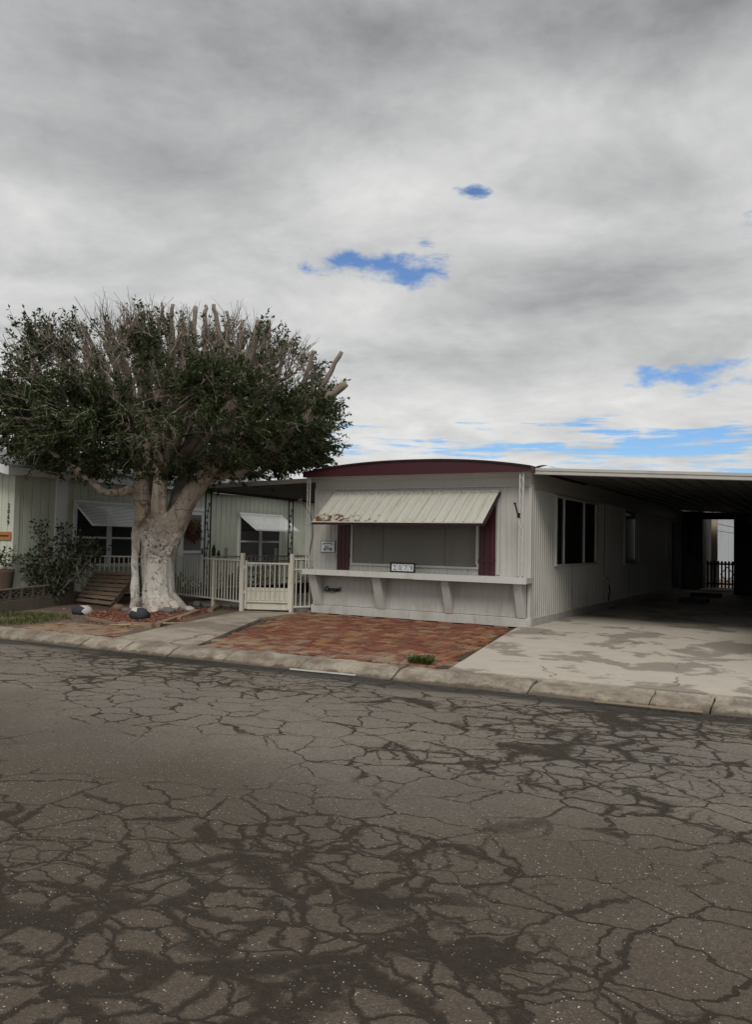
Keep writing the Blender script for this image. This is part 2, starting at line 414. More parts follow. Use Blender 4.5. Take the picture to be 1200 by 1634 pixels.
def brickfn(dusty):
    def fn(N, b):
        p = N.pos(); r = N.math('FRACT', N.add(N.attr('rv'), N.rnd()))
        c = N.ramp(r, [(0, (.165, .055, .032)), (.2, (.125, .037, .024)), (.4, (.20, .082, .042)), (.55, (.10, .036, .027)), (.7, (.235, .125, .058)), (.85, (.145, .06, .038)), (1, (.22, .15, .095))])
        n = N.noise(p, 18, 6, .65); c = N.mix(N.mul(N.step(n, .5, .72), .5), c, (.08, .035, .022))
        y = N.sep(p)[1]; x = N.sep(p)[0]
        # pale lime and street dust towards the kerb and the walk
        du = N.math('MAXIMUM', N.step(y, -3.0, -4.25), N.mul(N.step(x, -2.9, -4.0), .5)) if not dusty else 1.25
        du = N.add(du, N.mul(N.sub(N.math('FRACT', N.mul(r, 7.3)), .5), .9))
        d = N.mul(N.step(N.add(N.noise(p, 4.5, 6, .62), N.mul(du, .20)), .56, .80), .7)
        c = N.mix(d, c, (.27, .22, .16))
        bump(N, b, n, .5, .006); return c
    return fn
rebuild('brick', brickfn(False), rough=.9)
rebuild('brick_dusty', brickfn(True), rough=.95)
def f_bark(N, b):
    p = N.pos(); z = N.sep(p)[2]; ps = N.scale(p, (1, 1, .45))
    c = N.mix(N.noise(ps, 4, 6), (.31, .255, .205), (.48, .42, .35))
    c = N.mix(N.mul(N.step(N.noise(ps, 9, 6, .65), .55, .7), .5), c, (.15, .11, .08))
    nn = N.noise(p, 2.6, 7, .62, .5)
    lime = N.mul(N.step(N.add(N.step(z, 2.3, .5, 0, .42), nn), .60, .86), .85)        # old whitewash, worn away upwards
    lc = N.mix(N.noise(ps, 3, 4), (.68, .645, .58), (.80, .775, .72))
    lc = N.mix(N.mul(N.step(z, .35, .02), .45), lc, (.28, .20, .15))
    c = N.mix(lime, c, lc)
    flake = N.step(N.math('ABSOLUTE', N.sub(N.noise(p, 4.2, 5, .6, 1.2), .5)), .016, .004)
    hot = N.step(N.noise(p, 1.6, 2), .45, .53)
    c = N.mix(N.mul(N.mul(flake, hot), .85), c, (.05, .037, .028))
    spots = N.mul(N.step(N.voro(N.scale(p, (1, 1, .8)), 9).outputs['Distance'], .22, .08), N.step(N.noise(p, 3, 2), .42, .52))
    blk = N.voro(N.vmath('ADD', p, N.scale(N.noisec(p, 6, 3), (.25, .25, .25))), 5., 'DISTANCE_TO_EDGE').outputs['Distance']
    c = N.mix(N.mul(N.mul(N.step(blk, .035, .008), N.step(N.noise(p, 1.9, 3), .5, .58)), .8), c, (.055, .04, .03))
    c = N.mix(N.mul(spots, .7), c, (.09, .065, .05))
    bump(N, b, N.sub(N.noise(ps, 12, 7), N.mul(flake, .6)), .7, .02); return c
rebuild('bark', f_bark, rough=.9)
def f_limb(N, b):
    p = N.pos(); c = N.mix(N.noise(p, 6, 5), (.15, .122, .10), (.27, .235, .195))
    c = N.mix(N.mul(N.step(N.noise(p, 2, 3), .55, .7), .5), c, (.19, .11, .065))
    bump(N, b, N.noise(p, 30, 5), .6, .01); return c
rebuild('limb_bark', f_limb, rough=.95)
rebuild('twig_bark', lambda N, b: N.mix(N.noise(N.pos(), 5, 2), (.14, .11, .09), (.31, .27, .23)), rough=.95)
rebuild('cut_wood', lambda N, b: N.mix(N.noise(N.pos(), 25, 3), (.36, .25, .15), (.50, .38, .25)), rough=.9)
def leafmat(name, c0, c1, c2):
    mt = bpy.data.materials.new(name); mt.use_nodes = True; mt.node_tree.nodes.clear(); N = NT(mt.node_tree)
    r = N.attr('rv'); c = N.ramp(r, [(0, c0), (.6, c1), (1, c2)])
    c = N.mix(N.mul(N.noise(N.pos(), 1.2, 3), .4), c, tuple(v*.6 for v in c0))
    b = N.new('ShaderNodeBsdfPrincipled'); N.put(b.inputs['Base Color'], c); b.inputs['Roughness'].default_value = .42; b.inputs['Specular IOR Level'].default_value = .35
    t = N.new('ShaderNodeBsdfTranslucent'); N.put(t.inputs[0], N.mix(.5, c, (.10, .16, .02)))
    mx = N.new('ShaderNodeMixShader'); mx.inputs[0].default_value = .22
    N.l.new(b.outputs[0], mx.inputs[1]); N.l.new(t.outputs[0], mx.inputs[2])
    o = N.new('ShaderNodeOutputMaterial'); N.l.new(mx.outputs[0], o.inputs[0]); M[name] = mt
leafmat('leaf', (.022, .038, .013), (.050, .076, .022), (.110, .132, .036))
leafmat('shrub_leaf', (.018, .030, .014), (.034, .052, .021), (.07, .09, .034))
leafmat('grass_blade', (.05, .075, .018), (.09, .115, .03), (.17, .15, .06))
leafmat('pale_leaf', (.10, .13, .03), (.20, .23, .05), (.30, .30, .09))
def pallet(N, b):
    p = N.pos(); c = N.mix(N.noise(N.scale(p, (1, 4, 9)), 6, 5), (.17, .115, .08), (.30, .22, .16))
    c = N.mix(N.mul(N.rnd(), .35), c, (.15, .105, .08)); bump(N, b, N.noise(N.scale(p, (1, 5, 12)), 9, 4), .5, .006); return c
rebuild('pallet_wood', pallet, rough=.9)
def lava(N, b):
    r = N.attr('rv'); c = N.ramp(r, [(0, (.085, .03, .022)), (.5, (.15, .055, .036)), (.85, (.21, .095, .06)), (1, (.27, .20, .15))])
    bump(N, b, N.noise(N.pos(), 60, 4), .8, .01); return c
rebuild('lava_rock', lava, rough=.97)
def grit(N, b):
    return N.ramp(N.attr('rv'), [(0, (.03, .024, .02)), (.5, (.11, .09, .07)), (.85, (.22, .19, .15)), (1, (.5, .46, .4))])
rebuild('grit', grit, rough=.95)
def stone(c0, c1):
    def fn(N, b):
        p = N.pos(); bump(N, b, N.noise(p, 30, 5), .6, .01); return N.mix(N.noise(p, 8, 5), c0, c1)
    return fn
rebuild('stone_brown', stone((.12, .075, .05), (.24, .16, .11)), rough=.9)
rebuild('stone_grey', stone((.09, .085, .085), (.20, .185, .17)), rough=.9)
rebuild('stone_dark', stone((.02, .022, .03), (.05, .052, .062)), rough=.8)
rebuild('stone_white', stone((.40, .37, .33), (.58, .55, .50)), rough=.85)
def f_shingle(N, b):
    p = N.pos(); n = N.noise(p, 40, 4); c = N.mix(n, (.10, .105, .11), (.20, .205, .21)); bump(N, b, n, .5, .01); return c
rebuild('shingle', f_shingle, rough=.95)
rebuild('roof_metal', painted((.42, .42, .41), (.2, .17, .14), .5, False, 2), rough=.6)
rebuild('carport_paint', painted((.47, .455, .42), (.22, .19, .15), .35, True, 2), rough=.55)
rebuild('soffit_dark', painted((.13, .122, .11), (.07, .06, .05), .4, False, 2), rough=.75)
rebuild('terracotta', painted((.075, .05, .038), amt=.3), rough=.85)
rebuild('wreath', lambda N, b: N.mix(N.noise(N.pos(), 22, 3), (.07, .02, .02), (.16, .06, .05)), rough=.95)
rebuild('orange_wood', painted((.36, .16, .05), amt=.3), rough=.6)
rebuild('sign_white', painted((.66, .70, .72), amt=.1), rough=.5)
rebuild('sign_grey', painted((.30, .33, .35), amt=.1), rough=.5)
rebuild('cactus', stone((.03, .045, .03), (.06, .08, .05)), rough=.8)
rebuild('bare_ground', f_dirt, rough=.97)

# ------------------------------------------------------------------ ground, road, kerb, paving
def toe(x): return -4.70+.045*max(-26, min(26, x))          # foot of the kerb
def back(x): return toe(x)+.36
def zg(x, y): return -.10+.09*max(0, min(1, (y+4.35)/4.2))
def nz(x, y, s=1., a=1.): return mnoise.noise(Vector((x*s, y*s, 3.1)))*a

def structure(o): o['kind'] = 'structure'; return o
structure(MB().grid(lambda u, v: (-420+840*u, -420+840*v, -.32), 8, 8).build('ground', M['bare_ground']))
def road():
    mb = MB(); nx, ny = 150, 110
    def p(u, v):
        x = -26+52*u if 0 < u < 1 else (-160 if u == 0 else 160)
        t = v**.8; y = toe(x)+.02-t*13.5
        d = max(0, toe(x)-y)
        z = -.20+.06*min(1, d/5.5)-(.02*math.exp(-((d-.2)/.25)**2))+nz(x, y, .9, .012)+nz(x, y, 3.3, .004)
        return (x, y, z)
    mb.grid(p, nx, ny, flip=True)
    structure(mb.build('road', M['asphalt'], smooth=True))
    structure(MB().grid(lambda u, v: (-160+320*u, -18-25*v, -.19-.1*v), 10, 4, flip=True).build('far_verge', M['bare_ground']))
road()

def kerb():
    K = bpy.data.objects.new('kerb', None); COL.objects.link(K); structure(K); K['_b'] = 1
    x = -14.; rr = random.Random(4)
    cuts = [-14, -11.6, -9.3, -7.4, -5.9, -4.85, -4.05, -3.25, -2.35, -1.25, .0, 1.55, 2.75, 3.3, 5.6, 8, 11]
    for a, b_ in zip(cuts[:-1], cuts[1:]):
        g = .008; mb = MB(); dz = rr.uniform(-.008, .008); dy = rr.uniform(-.015, .015)
        low = .025 if a >= 1.5 else 0.
        prof = [(0.36, -.32), (.36, -.102), (.33, -.093-low), (.20, -.098-low*1.2), (.10, -.128-low), (.03, -.172), (.0, -.20), (-.04, -.235), (-.04, -.32)]
        n = max(3, int((b_-a)/.06)); vs = []; k = len(prof)
        for i in range(n+1):
            xx = a+g+(b_-a-2*g)*i/n
            chip = (.018 if i in (0, n) else 0)
            for j, (yy, zz) in enumerate(prof):
                e = nz(xx, yy+j, 3.3, .014)+nz(xx, yy+j, 11, .010) if 1 < j < 7 else 0
                vs.append((xx, toe(xx)+yy+dy+e*.6, zz+dz+e-(chip if 1 < j < 6 else 0)))
        fs = [(i*k+j, (i+1)*k+j, (i+1)*k+j+1, i*k+j+1) for i in range(n) for j in range(k-1)]
        fs += [tuple(range(k-1, -1, -1)), tuple(n*k+j for j in range(k))]
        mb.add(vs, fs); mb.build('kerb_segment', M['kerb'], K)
    structure(MB().grid(lambda u, v: (-14-120*u, toe(-14)+.36*v, -.20+.1*v), 4, 2).build('kerb_far', M['kerb']))
kerb()

# bare yard, driveway slabs
def yard():
    mb = MB()
    def p(u, v):
        x = -40+44.9*u; b0 = back(x)+.002; y = b0+(v**1.7)*(45-b0)
        d = zg(x, y)-.055
        if x < -4.6: d = zg(x, y)-.022+nz(x, y, 1.3, .02)+nz(x, y, 5, .008)
        if y > 12: d -= .0
        return (x, y, d)
    mb.grid(p, 220, 90); structure(mb.build('yard', M['dirt'], smooth=True))
yard()
def edge_x(y): return -.20-.70*y/4.3 if y < 0 else -.06      # left edge of the drive
def driveway():
    D = bpy.data.objects.new('driveway', None); COL.objects.link(D); structure(D); D['_b'] = 1
    ys = [None, -.45, 2.6, 5.7, 8.8, 12.0, 15.4]; xs = [0, 6.2]
    rr = random.Random(2)
    for i in range(6):
        for j in range(1):
            dz = rr.uniform(-.004, .006); g = .006
            def p(u, v, i=i, j=j, dz=dz):
                y1 = ys[i+1]-g
                def y0(x): return back(x)+.012 if i == 0 else ys[i]+g
                # x range depends on y on the house side
                yy = 0.
                for _ in range(3):
                    xl = edge_x(yy)+.01 if j == 0 else xs[1]+g
                    x = xl+(xs[1]-xl)*u
                    yy = y0(x)+(y1-y0(x))*v
                return (x, yy, zg(x, yy)+.004+dz+nz(x, yy, 1.1, .006)+nz(x, yy, 4, .002))
            mb = MB(); mb.grid(p, 22, 22)
            # skirts so that the slab has thickness
            n = 23; top = list(mb.v)
            edge = [k for k in range(n)]+[k*n+n-1 for k in range(1, n)]+[(n-1)*n+k for k in range(n-2, -1, -1)]+[k*n for k in range(n-2, 0, -1)]
            o = len(mb.v); mb.v += [(top[k][0], top[k][1], top[k][2]-.045) for k in edge]; mb.a += [0]*len(edge)
            m_ = len(edge); mb.f += [(edge[q], o+q, o+(q+1) % m_, edge[(q+1) % m_]) for q in range(m_)]
            mb.build('driveway_slab', M['concrete'], D)
driveway()

def brick_variants(mname, n=16):
    out = []
    for k in range(n):
        rr = random.Random(k+50); mb = MB(); L, W = .234, .110
        mb.box((-L/2, -W/2, -.05), (L/2, W/2, .0), bev=.009, at=k/n)
        mb.v = [(x+rr.uniform(-.002, .002), y+rr.uniform(-.002, .002), z+(rr.uniform(-.002, .002) if z > -.04 else 0)) for x, y, z in mb.v]
        out.append((mb, mb.mesh('brick', M[mname], attr='rv')))
    return out
def inside(poly, x, y):
    c = False; n = len(poly)
    for i in range(n):
        (x1, y1), (x2, y2) = poly[i], poly[(i+1) % n]
        if (y1 > y) != (y2 > y) and x < (x2-x1)*(y-y1)/(y2-y1)+x1: c = not c
    return c
def paving(name, poly, mname, limit, seed):
    """sand bed (a piece of the setting) that carries basket-weave bricks"""
    rr = random.Random(seed)
    bed = MB().prism([(x, y, zg(x, y)-.048) for x, y in poly], (0, 0, .022))
    B = structure(bed.build(name, M['sand_joint'])); var = brick_variants(mname)
    spots = []; T = .250
    x0 = min(p[0] for p in poly); x1 = max(p[0] for p in poly); y0 = min(p[1] for p in poly); y1 = max(p[1] for p in poly)
    tilt = math.atan(.09/4.2)
    for i in range(int((x1-x0)/T)+1):
        for j in range(int((y1-y0)/T)+1):
            cx, cy = x0+(i+.5)*T, y0+(j+.5)*T
            for k in (-.25, .25):
                if (i+j) % 2: px, py, rz = cx+k*T, cy, math.pi/2
                else: px, py, rz = cx, cy+k*T, 0.
                if inside(poly, px, py) and all(inside(poly, px+dx, py+dy) for dx, dy in ((.07, .0), (-.07, 0), (0, .07), (0, -.07))):
                    sink = nz(px, py, .9, .010)
                    mtx = Matrix.Translation((px, py, zg(px, py)+.001+sink+rr.uniform(-.003, .003))) @ Matrix.Rotation(tilt+rr.uniform(-.012, .012), 4, 'X') @ Matrix.Rotation(rr.uniform(-.012, .012), 4, 'Y') @ Matrix.Rotation(rz+rr.uniform(-.03, .03), 4, 'Z')
                    d = (Vector((px, py, 0))-CAM).length
                    spots.append((d, mtx, rr.randrange(len(var))))
    spots.sort(key=lambda s: s[0])
    for d, mtx, k in spots[:limit]:
        o = bpy.data.objects.new('brick', var[k][1]); COL.objects.link(o); o.parent = B; o.matrix_basis = mtx
    rest = MB()
    for d, mtx, k in spots[limit:]:
        rest.add([mtx @ Vector(p) for p in var[k][0].v], var[k][0].f, rr.random())
    if spots[limit:]: rest.build('brick_field', M[mname], B, attr='rv', kind='stuff')
paving('brick_paving', [(edge_x(-4.25)-.02, back(.4)+.02), (-.21, -.06), (-4.3, -.06), (-4.32, -1.2), (-3.05, back(-3.05)+.02)], 'brick', 295, 1)
paving('brick_verge', [(-4.6, back(-4.6)+.02), (-4.95, -3.75), (-5.6, -3.55), (-7.0, -3.7), (-6.6, back(-6.6)+.02)], 'brick_dusty', 200, 2)

def walk():
    mb = MB()
    A0, A1 = Vector((-4.55, back(-4.55)+.02, 0)), Vector((-3.1, back(-3.1)+.02, 0)); B0, B1 = Vector((-5.42, -.55, 0)), Vector((-4.32, -.35, 0))
    C0, C1 = Vector((-4.95, -2.9, 0)), Vector((-4.36, -1.45, 0))
    W = bpy.data.objects.new('garden_walk', None); COL.objects.link(W); structure(W); W['_b'] = 1
    for (p0, p1, q0, q1) in ((A0, A1, C0, C1), (C0, C1, B0, B1)):
        s0 = p0.lerp(q0, .004); s1 = p1.lerp(q1, .004); e0 = p0.lerp(q0, .994); e1 = p1.lerp(q1, .994)
        def f(u, v):
            a = s0.lerp(s1, u).lerp(e0.lerp(e1, u), v); return (a.x, a.y, zg(a.x, a.y)+.006+nz(a.x, a.y, 1.4, .006))
        m2 = MB().grid(f, 14, 16); top = list(m2.v); n = 15
        edge = list(range(n))+[k*n+n-1 for k in range(1, 17)]+[16*n+k for k in range(n-2, -1, -1)]+[k*n for k in range(15, 0, -1)]
        o = len(m2.v); m2.v += [(top[k][0], top[k][1], top[k][2]-.05) for k in edge]; m2.a += [0]*len(edge); mm = len(edge)
        m2.f += [(edge[q], o+q, o+(q+1) % mm, edge[(q+1) % mm]) for q in range(mm)]
        m2.build('walk_slab', M['old_concrete'], W)
    # patio between the homes
    structure(MB().box((-7.35, .0, -.12), (-4.32, 13, .01)).build('patio_slab', M['old_concrete']))
walk()

# ------------------------------------------------------------------ the white home
def corrugate(mb, p0, p1, z0, z1, nrm, pitch=.105, depth=.014, rib=.30, at=0.):
    """sheet from p0 to p1 (plan) with narrow raised ribs"""
    p0, p1, nrm = Vector((*p0, 0)), Vector((*p1, 0)), Vector((*nrm, 0)); L = (p1-p0).length; d = (p1-p0)/L
    prof = [(0., 0.)]; s = 0.
    while s+pitch < L-1e-4:
        prof += [(s+pitch*(1-rib)*.5, 0), (s+pitch*(1-rib)*.5+pitch*.08, depth), (s+pitch*(1+rib)*.5-pitch*.08, depth), (s+pitch*(1+rib)*.5, 0)]
        s += pitch
    prof.append((L, 0.))
    vs = []
    for (a, o) in prof:
        q = p0+d*a+nrm*o; vs += [(q.x, q.y, z0), (q.x, q.y, z1)]
    fs = [(2*i, 2*i+2, 2*i+3, 2*i+1) for i in range(len(prof)-1)]
    if d.cross(Vector((0, 0, 1))).dot(nrm) < 0: fs = [f[::-1] for f in fs]
    return mb.add(vs, fs, at)
HW, HL = 4.24, 15.0
def home():
    H = thing('mobile_home', 'off-white mobile home with maroon roof edge, window awning and corrugated walls beside carport', 'mobile home', (-2.1, 7.5, 0))
    # body core just inside the sheets
    MB().box((-HW+.02, .03, .0), (-.02, HL, 2.565)).build('wall_core', M['siding'], H)
    # front sheets, upper and lower, split at their seams
    for a, b in ((-HW, -3.80), (-3.80, -2.62), (-2.62, -1.42), (-1.42, -.12)):
        corrugate(MB(), (a+.002, .004), (b-.002, .004), .14, .70, (0, -1), .125, .008, .25).build('wall_panel', M['siding'], H)
    for a, b in ((-HW, -3.72), (-3.72, -.56), (-.56, -.0)):
        corrugate(MB(), (a+.002, .004), (b-.002, .004), .80, 2.30, (0, -1), .098, .012, .32).build('wall_panel', M['siding'], H)
    # cap strips on the seams, frieze, corner trims, skirt
    for x in (-.56,):
        MB().box((x-.02, -.022, .82), (x+.02, .0, 2.22)).build('seam_strip', M['siding'], H)
    MB().box((-HW, -.012, 2.31), (0, .03, 2.50)).build('frieze', M['siding'], H)
    MB().box((-HW-.005, -.028, 2.285), (.005, .0, 2.312)).build('frieze_moulding', M['siding'], H)
    MB().box((-HW-.012, -.016, .13), (-HW+.05, .05, 2.30)).build('corner_trim', M['siding'], H)
    MB().box((-.045, -.016, .13), (.012, .05, 2.30)).build('corner_trim', M['siding'], H)
    for a, b in ((-HW-.03, -3.55), (-3.546, -2.2), (-2.196, -.95), (-.946, .03)):
        MB().box((a, -.045, -.015), (b, .02, .132), bev=.006).build('skirt_board', M['siding'], H)
    for a, b in ((.022, 3.0), (3.004, 6.0), (6.004, 9), (9.004, HL)):
        MB().box((-.02, a, -.015), (.03, b, .132), bev=.004).build('skirt_board', M['siding'], H)
    # side sheets
    ys = [0.05, 2.44, 4.88, 7.32, 9.76, 12.2, HL]
    for a, b in zip(ys[:-1], ys[1:]):
        corrugate(MB(), (-.004, a+.002), (-.004, b-.002), .13, 2.36, (1, 0), .112, .014, .34).build('wall_panel', M['siding'], H)
    MB().box((-.012, .05, 2.24), (.014, HL, 2.55)).build('side_frieze', M['siding'], H)
    corrugate(MB(), (-HW+.004, 7), (-HW+.004, .05), .0, 2.36, (-1, 0), .112, .014, .34).build('wall_panel', M['siding'], H)
    # ---- roof: a shallow crown with a maroon front board
    def crown(x): t = (x+HW/2)/(HW/2+.09); return 2.60+.165*(1-abs(t)**2.3)
    xs = [-HW-.09+(HW+.18)*i/28 for i in range(29)]
    mb = MB(); y0, y1 = -.34, HL+.2
    vs = []
    for x in xs: vs += [(x, y0, crown(x)-.03), (x, y0, crown(x)), (x, y1, crown(x)), (x, y1, crown(x)-.03)]
    fs = []
    for i in range(28):
        a = 4*i; b = a+4; fs += [(a, b, b+1, a+1), (a+1, b+1, b+2, a+2), (a+2, b+2, b+3, a+3), (a+3, b+3, b, a)]
    fs += [(0, 1, 2, 3), (115, 114, 113, 112)]
    mb.add(vs, fs); rf = mb.build('roof', M['maroon_dark'], H)
    mb = MB(); low = 2.505; vs = []
    for x in xs: vs += [(x, -.318, low), (x, -.318, crown(x)-.032), (x, -.295, crown(x)-.032), (x, -.295, low)]
    fs = []
    for i in range(28):
        a = 4*i; b = a+4; fs += [(a, b, b+1, a+1), (a+1, b+1, b+2, a+2), (a+2, b+2, b+3, a+3), (a+3, b+3, b, a)]
    fs += [(0, 1, 2, 3), (115, 114, 113, 112)]
    mb.add(vs, fs).build('fascia', M['maroon'], rf)
    for a, b in ((-HW-.088, -HW-.064), (.064, .088)): MB().box((a, -.292, 2.505), (b, 3., 2.57)).build('side_fascia', M['maroon'], rf)
    MB().box((-HW-.06, -.29, 2.502), (.06, .0, 2.512)).build('soffit', M['siding'], rf)
    MB().tube([(-2.2, 1.2, 2.7), (-2.2, 1.2, 2.93)], .045, 12).build('vent_pipe', M['galv'], rf)
    # cove under the front board
    MB().prism([(-HW-.02, -.10, 2.500), (-HW-.02, -.013, 2.500), (-HW-.02, -.013, 2.43)], (HW+.04, 0, 0)).build('cove', M['siding'], rf)
    # ---- front window
    W = MB().box((-3.40, .005, .94), (-.93, .03, 2.0)).build('window', M['far_glass'], H)
    fr = MB(); z0, z1 = .93, 2.0
    fr.box((-3.43, -.03, z0-.03), (-.90, -.002, z0+.005)); fr.box((-3.43, -.03, z0+.006), (-3.395, -.002, z1)); fr.box((-.935, -.03, z0+.006), (-.90, -.002, z1)); fr.box((-3.394, -.03, z1-.03), (-.936, -.002, z1))
    fr.build('window_frame', M['siding'], W)
    for a, b in ((-3.39, -2.785), (-2.755, -1.565), (-1.535, -.94)):
        MB().box((a, -.012, z0+.01), (b, -.004, z1-.032)).build('insect_screen', M['screen'], W)
    for x in (-2.77, -1.55): MB().box((x-.013, -.022, z0+.008), (x+.013, -.003, z1-.031)).build('mullion', M['screen'], W)
    MB().tube([(-.93, -.06, .98), (-.93, -.06, 1.72)], .012, 8).build('window_stay', M['trim_white'], W)
    # ---- shutters of boards
    for a, b in ((-3.72, -3.45), (-.90, -.60)):
        S = MB().box((a, -.020, 1.06), (b, -.012, 1.075)).build('shutter', M['maroon_dark'], H)
        w = (b-a)/3
        for i in range(3): MB().box((a+i*w+.003, -.038, .80), (a+(i+1)*w-.003, -.020, 2.12), bev=.002).build('shutter_board', M['maroon'], S)
        for z in (1.02, 1.90): MB().box((a+.004, -.052, z), (b-.004, -.0385, z+.055)).build('shutter_batten', M['maroon'], S)
    # ---- long plant shelf on brackets
    S = MB().box((-HW-.04, -.325, .776), (.045, -.002, .80)).build('plant_shelf', M['trim_white'], H)
    MB().box((-HW-.045, -.345, .705), (-1.98, -.325, .806)).build('shelf_face', M['trim_white'], S)
    MB().box((-1.977, -.345, .700), (.05, -.325, .806)).build('shelf_face', M['trim_white'], S)
    for x in (-HW-.04, .027): MB().box((x, -.323, .71), (x+.018, -.003, .775)).build('shelf_end', M['trim_white'], S)
    for x, w in ((-4.20, .17), (-2.84, .17), (-1.49, .14), (-.20, .14)):
        MB().prism([(x, -.30, .775), (x, -.005, .775), (x, -.005, .135), (x, -.055, .135)], (w, 0, 0)).build('bracket', M['trim_white'], S)
    # ---- awning of steel pans
    xl, xr_ = -3.80, -.55; n = 18; w = (xr_-xl)/n; yt, zt, yb, zb = -.02, 2.215, -.74, 1.665
    AW = MB().box((xl, -.028, 2.19), (xr_, -.0, 2.235)).build('window_awning', M['trim_white'], H)
    T0, B0 = Vector((0, yt, zt)), Vector((0, yb, zb)); nn = Vector((0, -(zt-zb), (yt-yb))).normalized()
    if nn.z < 0: nn = -nn
    rr = random.Random(5)
    for i in range(n):
        x0 = xl+i*w; pr = [(0.004, 0.), (.010, .022), (.040, .022), (.048, .0), (w-.003, .0)]
        vs = []; du = rr.uniform(-.006, .01)
        for (a, o) in pr:
            for t in (0, .33, .66, 1+du*.5):
                q = T0.lerp(B0, t)+nn*(o+nz(x0+a, t, 6, .003)); vs.append((x0+a, q.y, q.z))
        k = 4; m_ = len(pr)
        fs = [(i2*k+j, i2*k+j+1, (i2+1)*k+j+1, (i2+1)*k+j) for i2 in range(m_-1) for j in range(k-1)]
        o = len(vs); vs += [(x, y+.002, z-.006) for x, y, z in vs]
        fs += [tuple(q+o for q in f[::-1]) for f in fs]
        MB().add(vs, fs).build('awning_panel', M['awning_metal'], AW)
    # front rail and the side rails
    MB().box((xl-.012, yb-.012, zb-.048), (xr_+.012, yb+.012, zb-.008)).build('awning_rail', M['maroon_dark'], AW)
    MB().box((xl-.014, yb-.022, zb-.008), (xr_+.014, yb-.0125, zb+.010)).build('drip_edge', M['trim_white'], AW)
    for x in (xl-.026, xr_+.008):
        MB().prism([(x, yt, zt-.005), (x, yb+.013, zb-.005), (x, yb+.013, zb-.06), (x, yt, zt-.065)], (.016, 0, 0)).build('awning_side_rail', M['maroon_dark'], AW)
    # ---- side windows
    def side_window(ya, yb_, za, zb_, parts):
        Wn = MB().box((-.03, ya+.02, za+.02), (.004, yb_-.02, zb_-.02)).build('side_window', M['dark_wall'], H)
        fr = MB(); t = .035
        fr.box((.0, ya, za), (.045, ya+t, zb_)); fr.box((.0, yb_-t, za), (.045, yb_, zb_)); fr.box((.0, ya+t+.001, za), (.05, yb_-t-.001, za+t)); fr.box((.0, ya+t+.001, zb_-t), (.05, yb_-t-.001, zb_))
        fr.build('window_frame', M['trim_white'], Wn)
        for i, (a, b) in enumerate(zip(parts[:-1], parts[1:])):
            MB().box((.012, a+.016, za+t+.002), (.018, b-.016, zb_-t-.002)).build('pane', M['glass'], Wn)
        for a in parts[1:-1]: MB().box((.006, a-.014, za+t+.002), (.042, a+.014, zb_-t-.002)).build('mullion', M['trim_white'], Wn)
        return Wn
    side_window(1.26, 4.03, .96, 2.21, [1.295, 1.75, 3.1, 3.995])
    side_window(6.6, 8.2, .92, 2.21, [6.635, 7.95, 8.165])
    # meter and pipe low on the side wall
    MB().box((.016, 4.7, .62), (.06, 5.05, .66)).build('wall_ledge', M['siding'], H)
    MB().tube([(.04, 5.1, .15), (.045, 5.1, .3), (.07, 5.08, .36), (.045, 5.1, .5)], .016, 6).build('water_pipe', M['iron'], H)
    MB().box((.012, 13.1, .1), (.05, 14.0, 2.1)).build('rear_door', M['dark_wall'], H)
    # ---- scroll corner posts standing on the shelf
    for x in (-HW+.02, -.075):
        P = MB()
        for dx in (-.03, .03): P.bar((x+dx, -.27, .806), (x+dx, -.27, 2.50), .016)
        P.bar((x-.038, -.27, .815), (x+.038, -.27, .815), .016); P.bar((x-.038, -.27, 1.62), (x+.038, -.27, 1.62), .016)
        p = P.build('corner_post', M['trim_white'], H); s = MB()
        for z in np.arange(.9, 2.42, .16):
            pts = [(x+.02*math.sin(t*2*math.pi), -.27, z+.14*t) for t in np.linspace(0, 1, 9)]; s.tube(pts, .006, 5)
        s.build('scrollwork', M['trim_white'], p)
    fb = MB().tube([(-.12, -.30, 1.80), (-.15, -.36, 1.98)], .014, 8); fb.box((-.14, -.29, 1.76), (-.09, -.268, 1.84)); fb.tube([(-.152, -.362, 1.98), (-.156, -.37, 2.0)], .024, 8)
    fb.build('flag_bracket', M['iron'], H)
    # ---- maker's emblem in script
    cu = bpy.data.curves.new('emblem', 'FONT'); cu.body = 'Carmel'; cu.size = .118; cu.extrude = .005; cu.shear = .35; cu.offset = .0035
    e = bpy.data.objects.new('emblem_tmp', cu); COL.objects.link(e)
    dg = bpy.context.evaluated_depsgraph_get(); me = bpy.data.meshes.new_from_object(e.evaluated_get(dg)); bpy.data.objects.remove(e)
    me.transform(Matrix.Translation((-4.0, -.028, .40)) @ Matrix.Rotation(R(90), 4, 'X')); me.materials.clear(); me.materials.append(M['black'])
    em = obj('emblem', me, H); s = MB(); s.tube([(-3.99, -.030, .385), (-3.80, -.030, .38), (-3.72, -.030, .40), (-3.665, -.030, .475)], [.003, .006, .007, .004], 5); s.build('emblem_flourish', M['black'], em)
home()

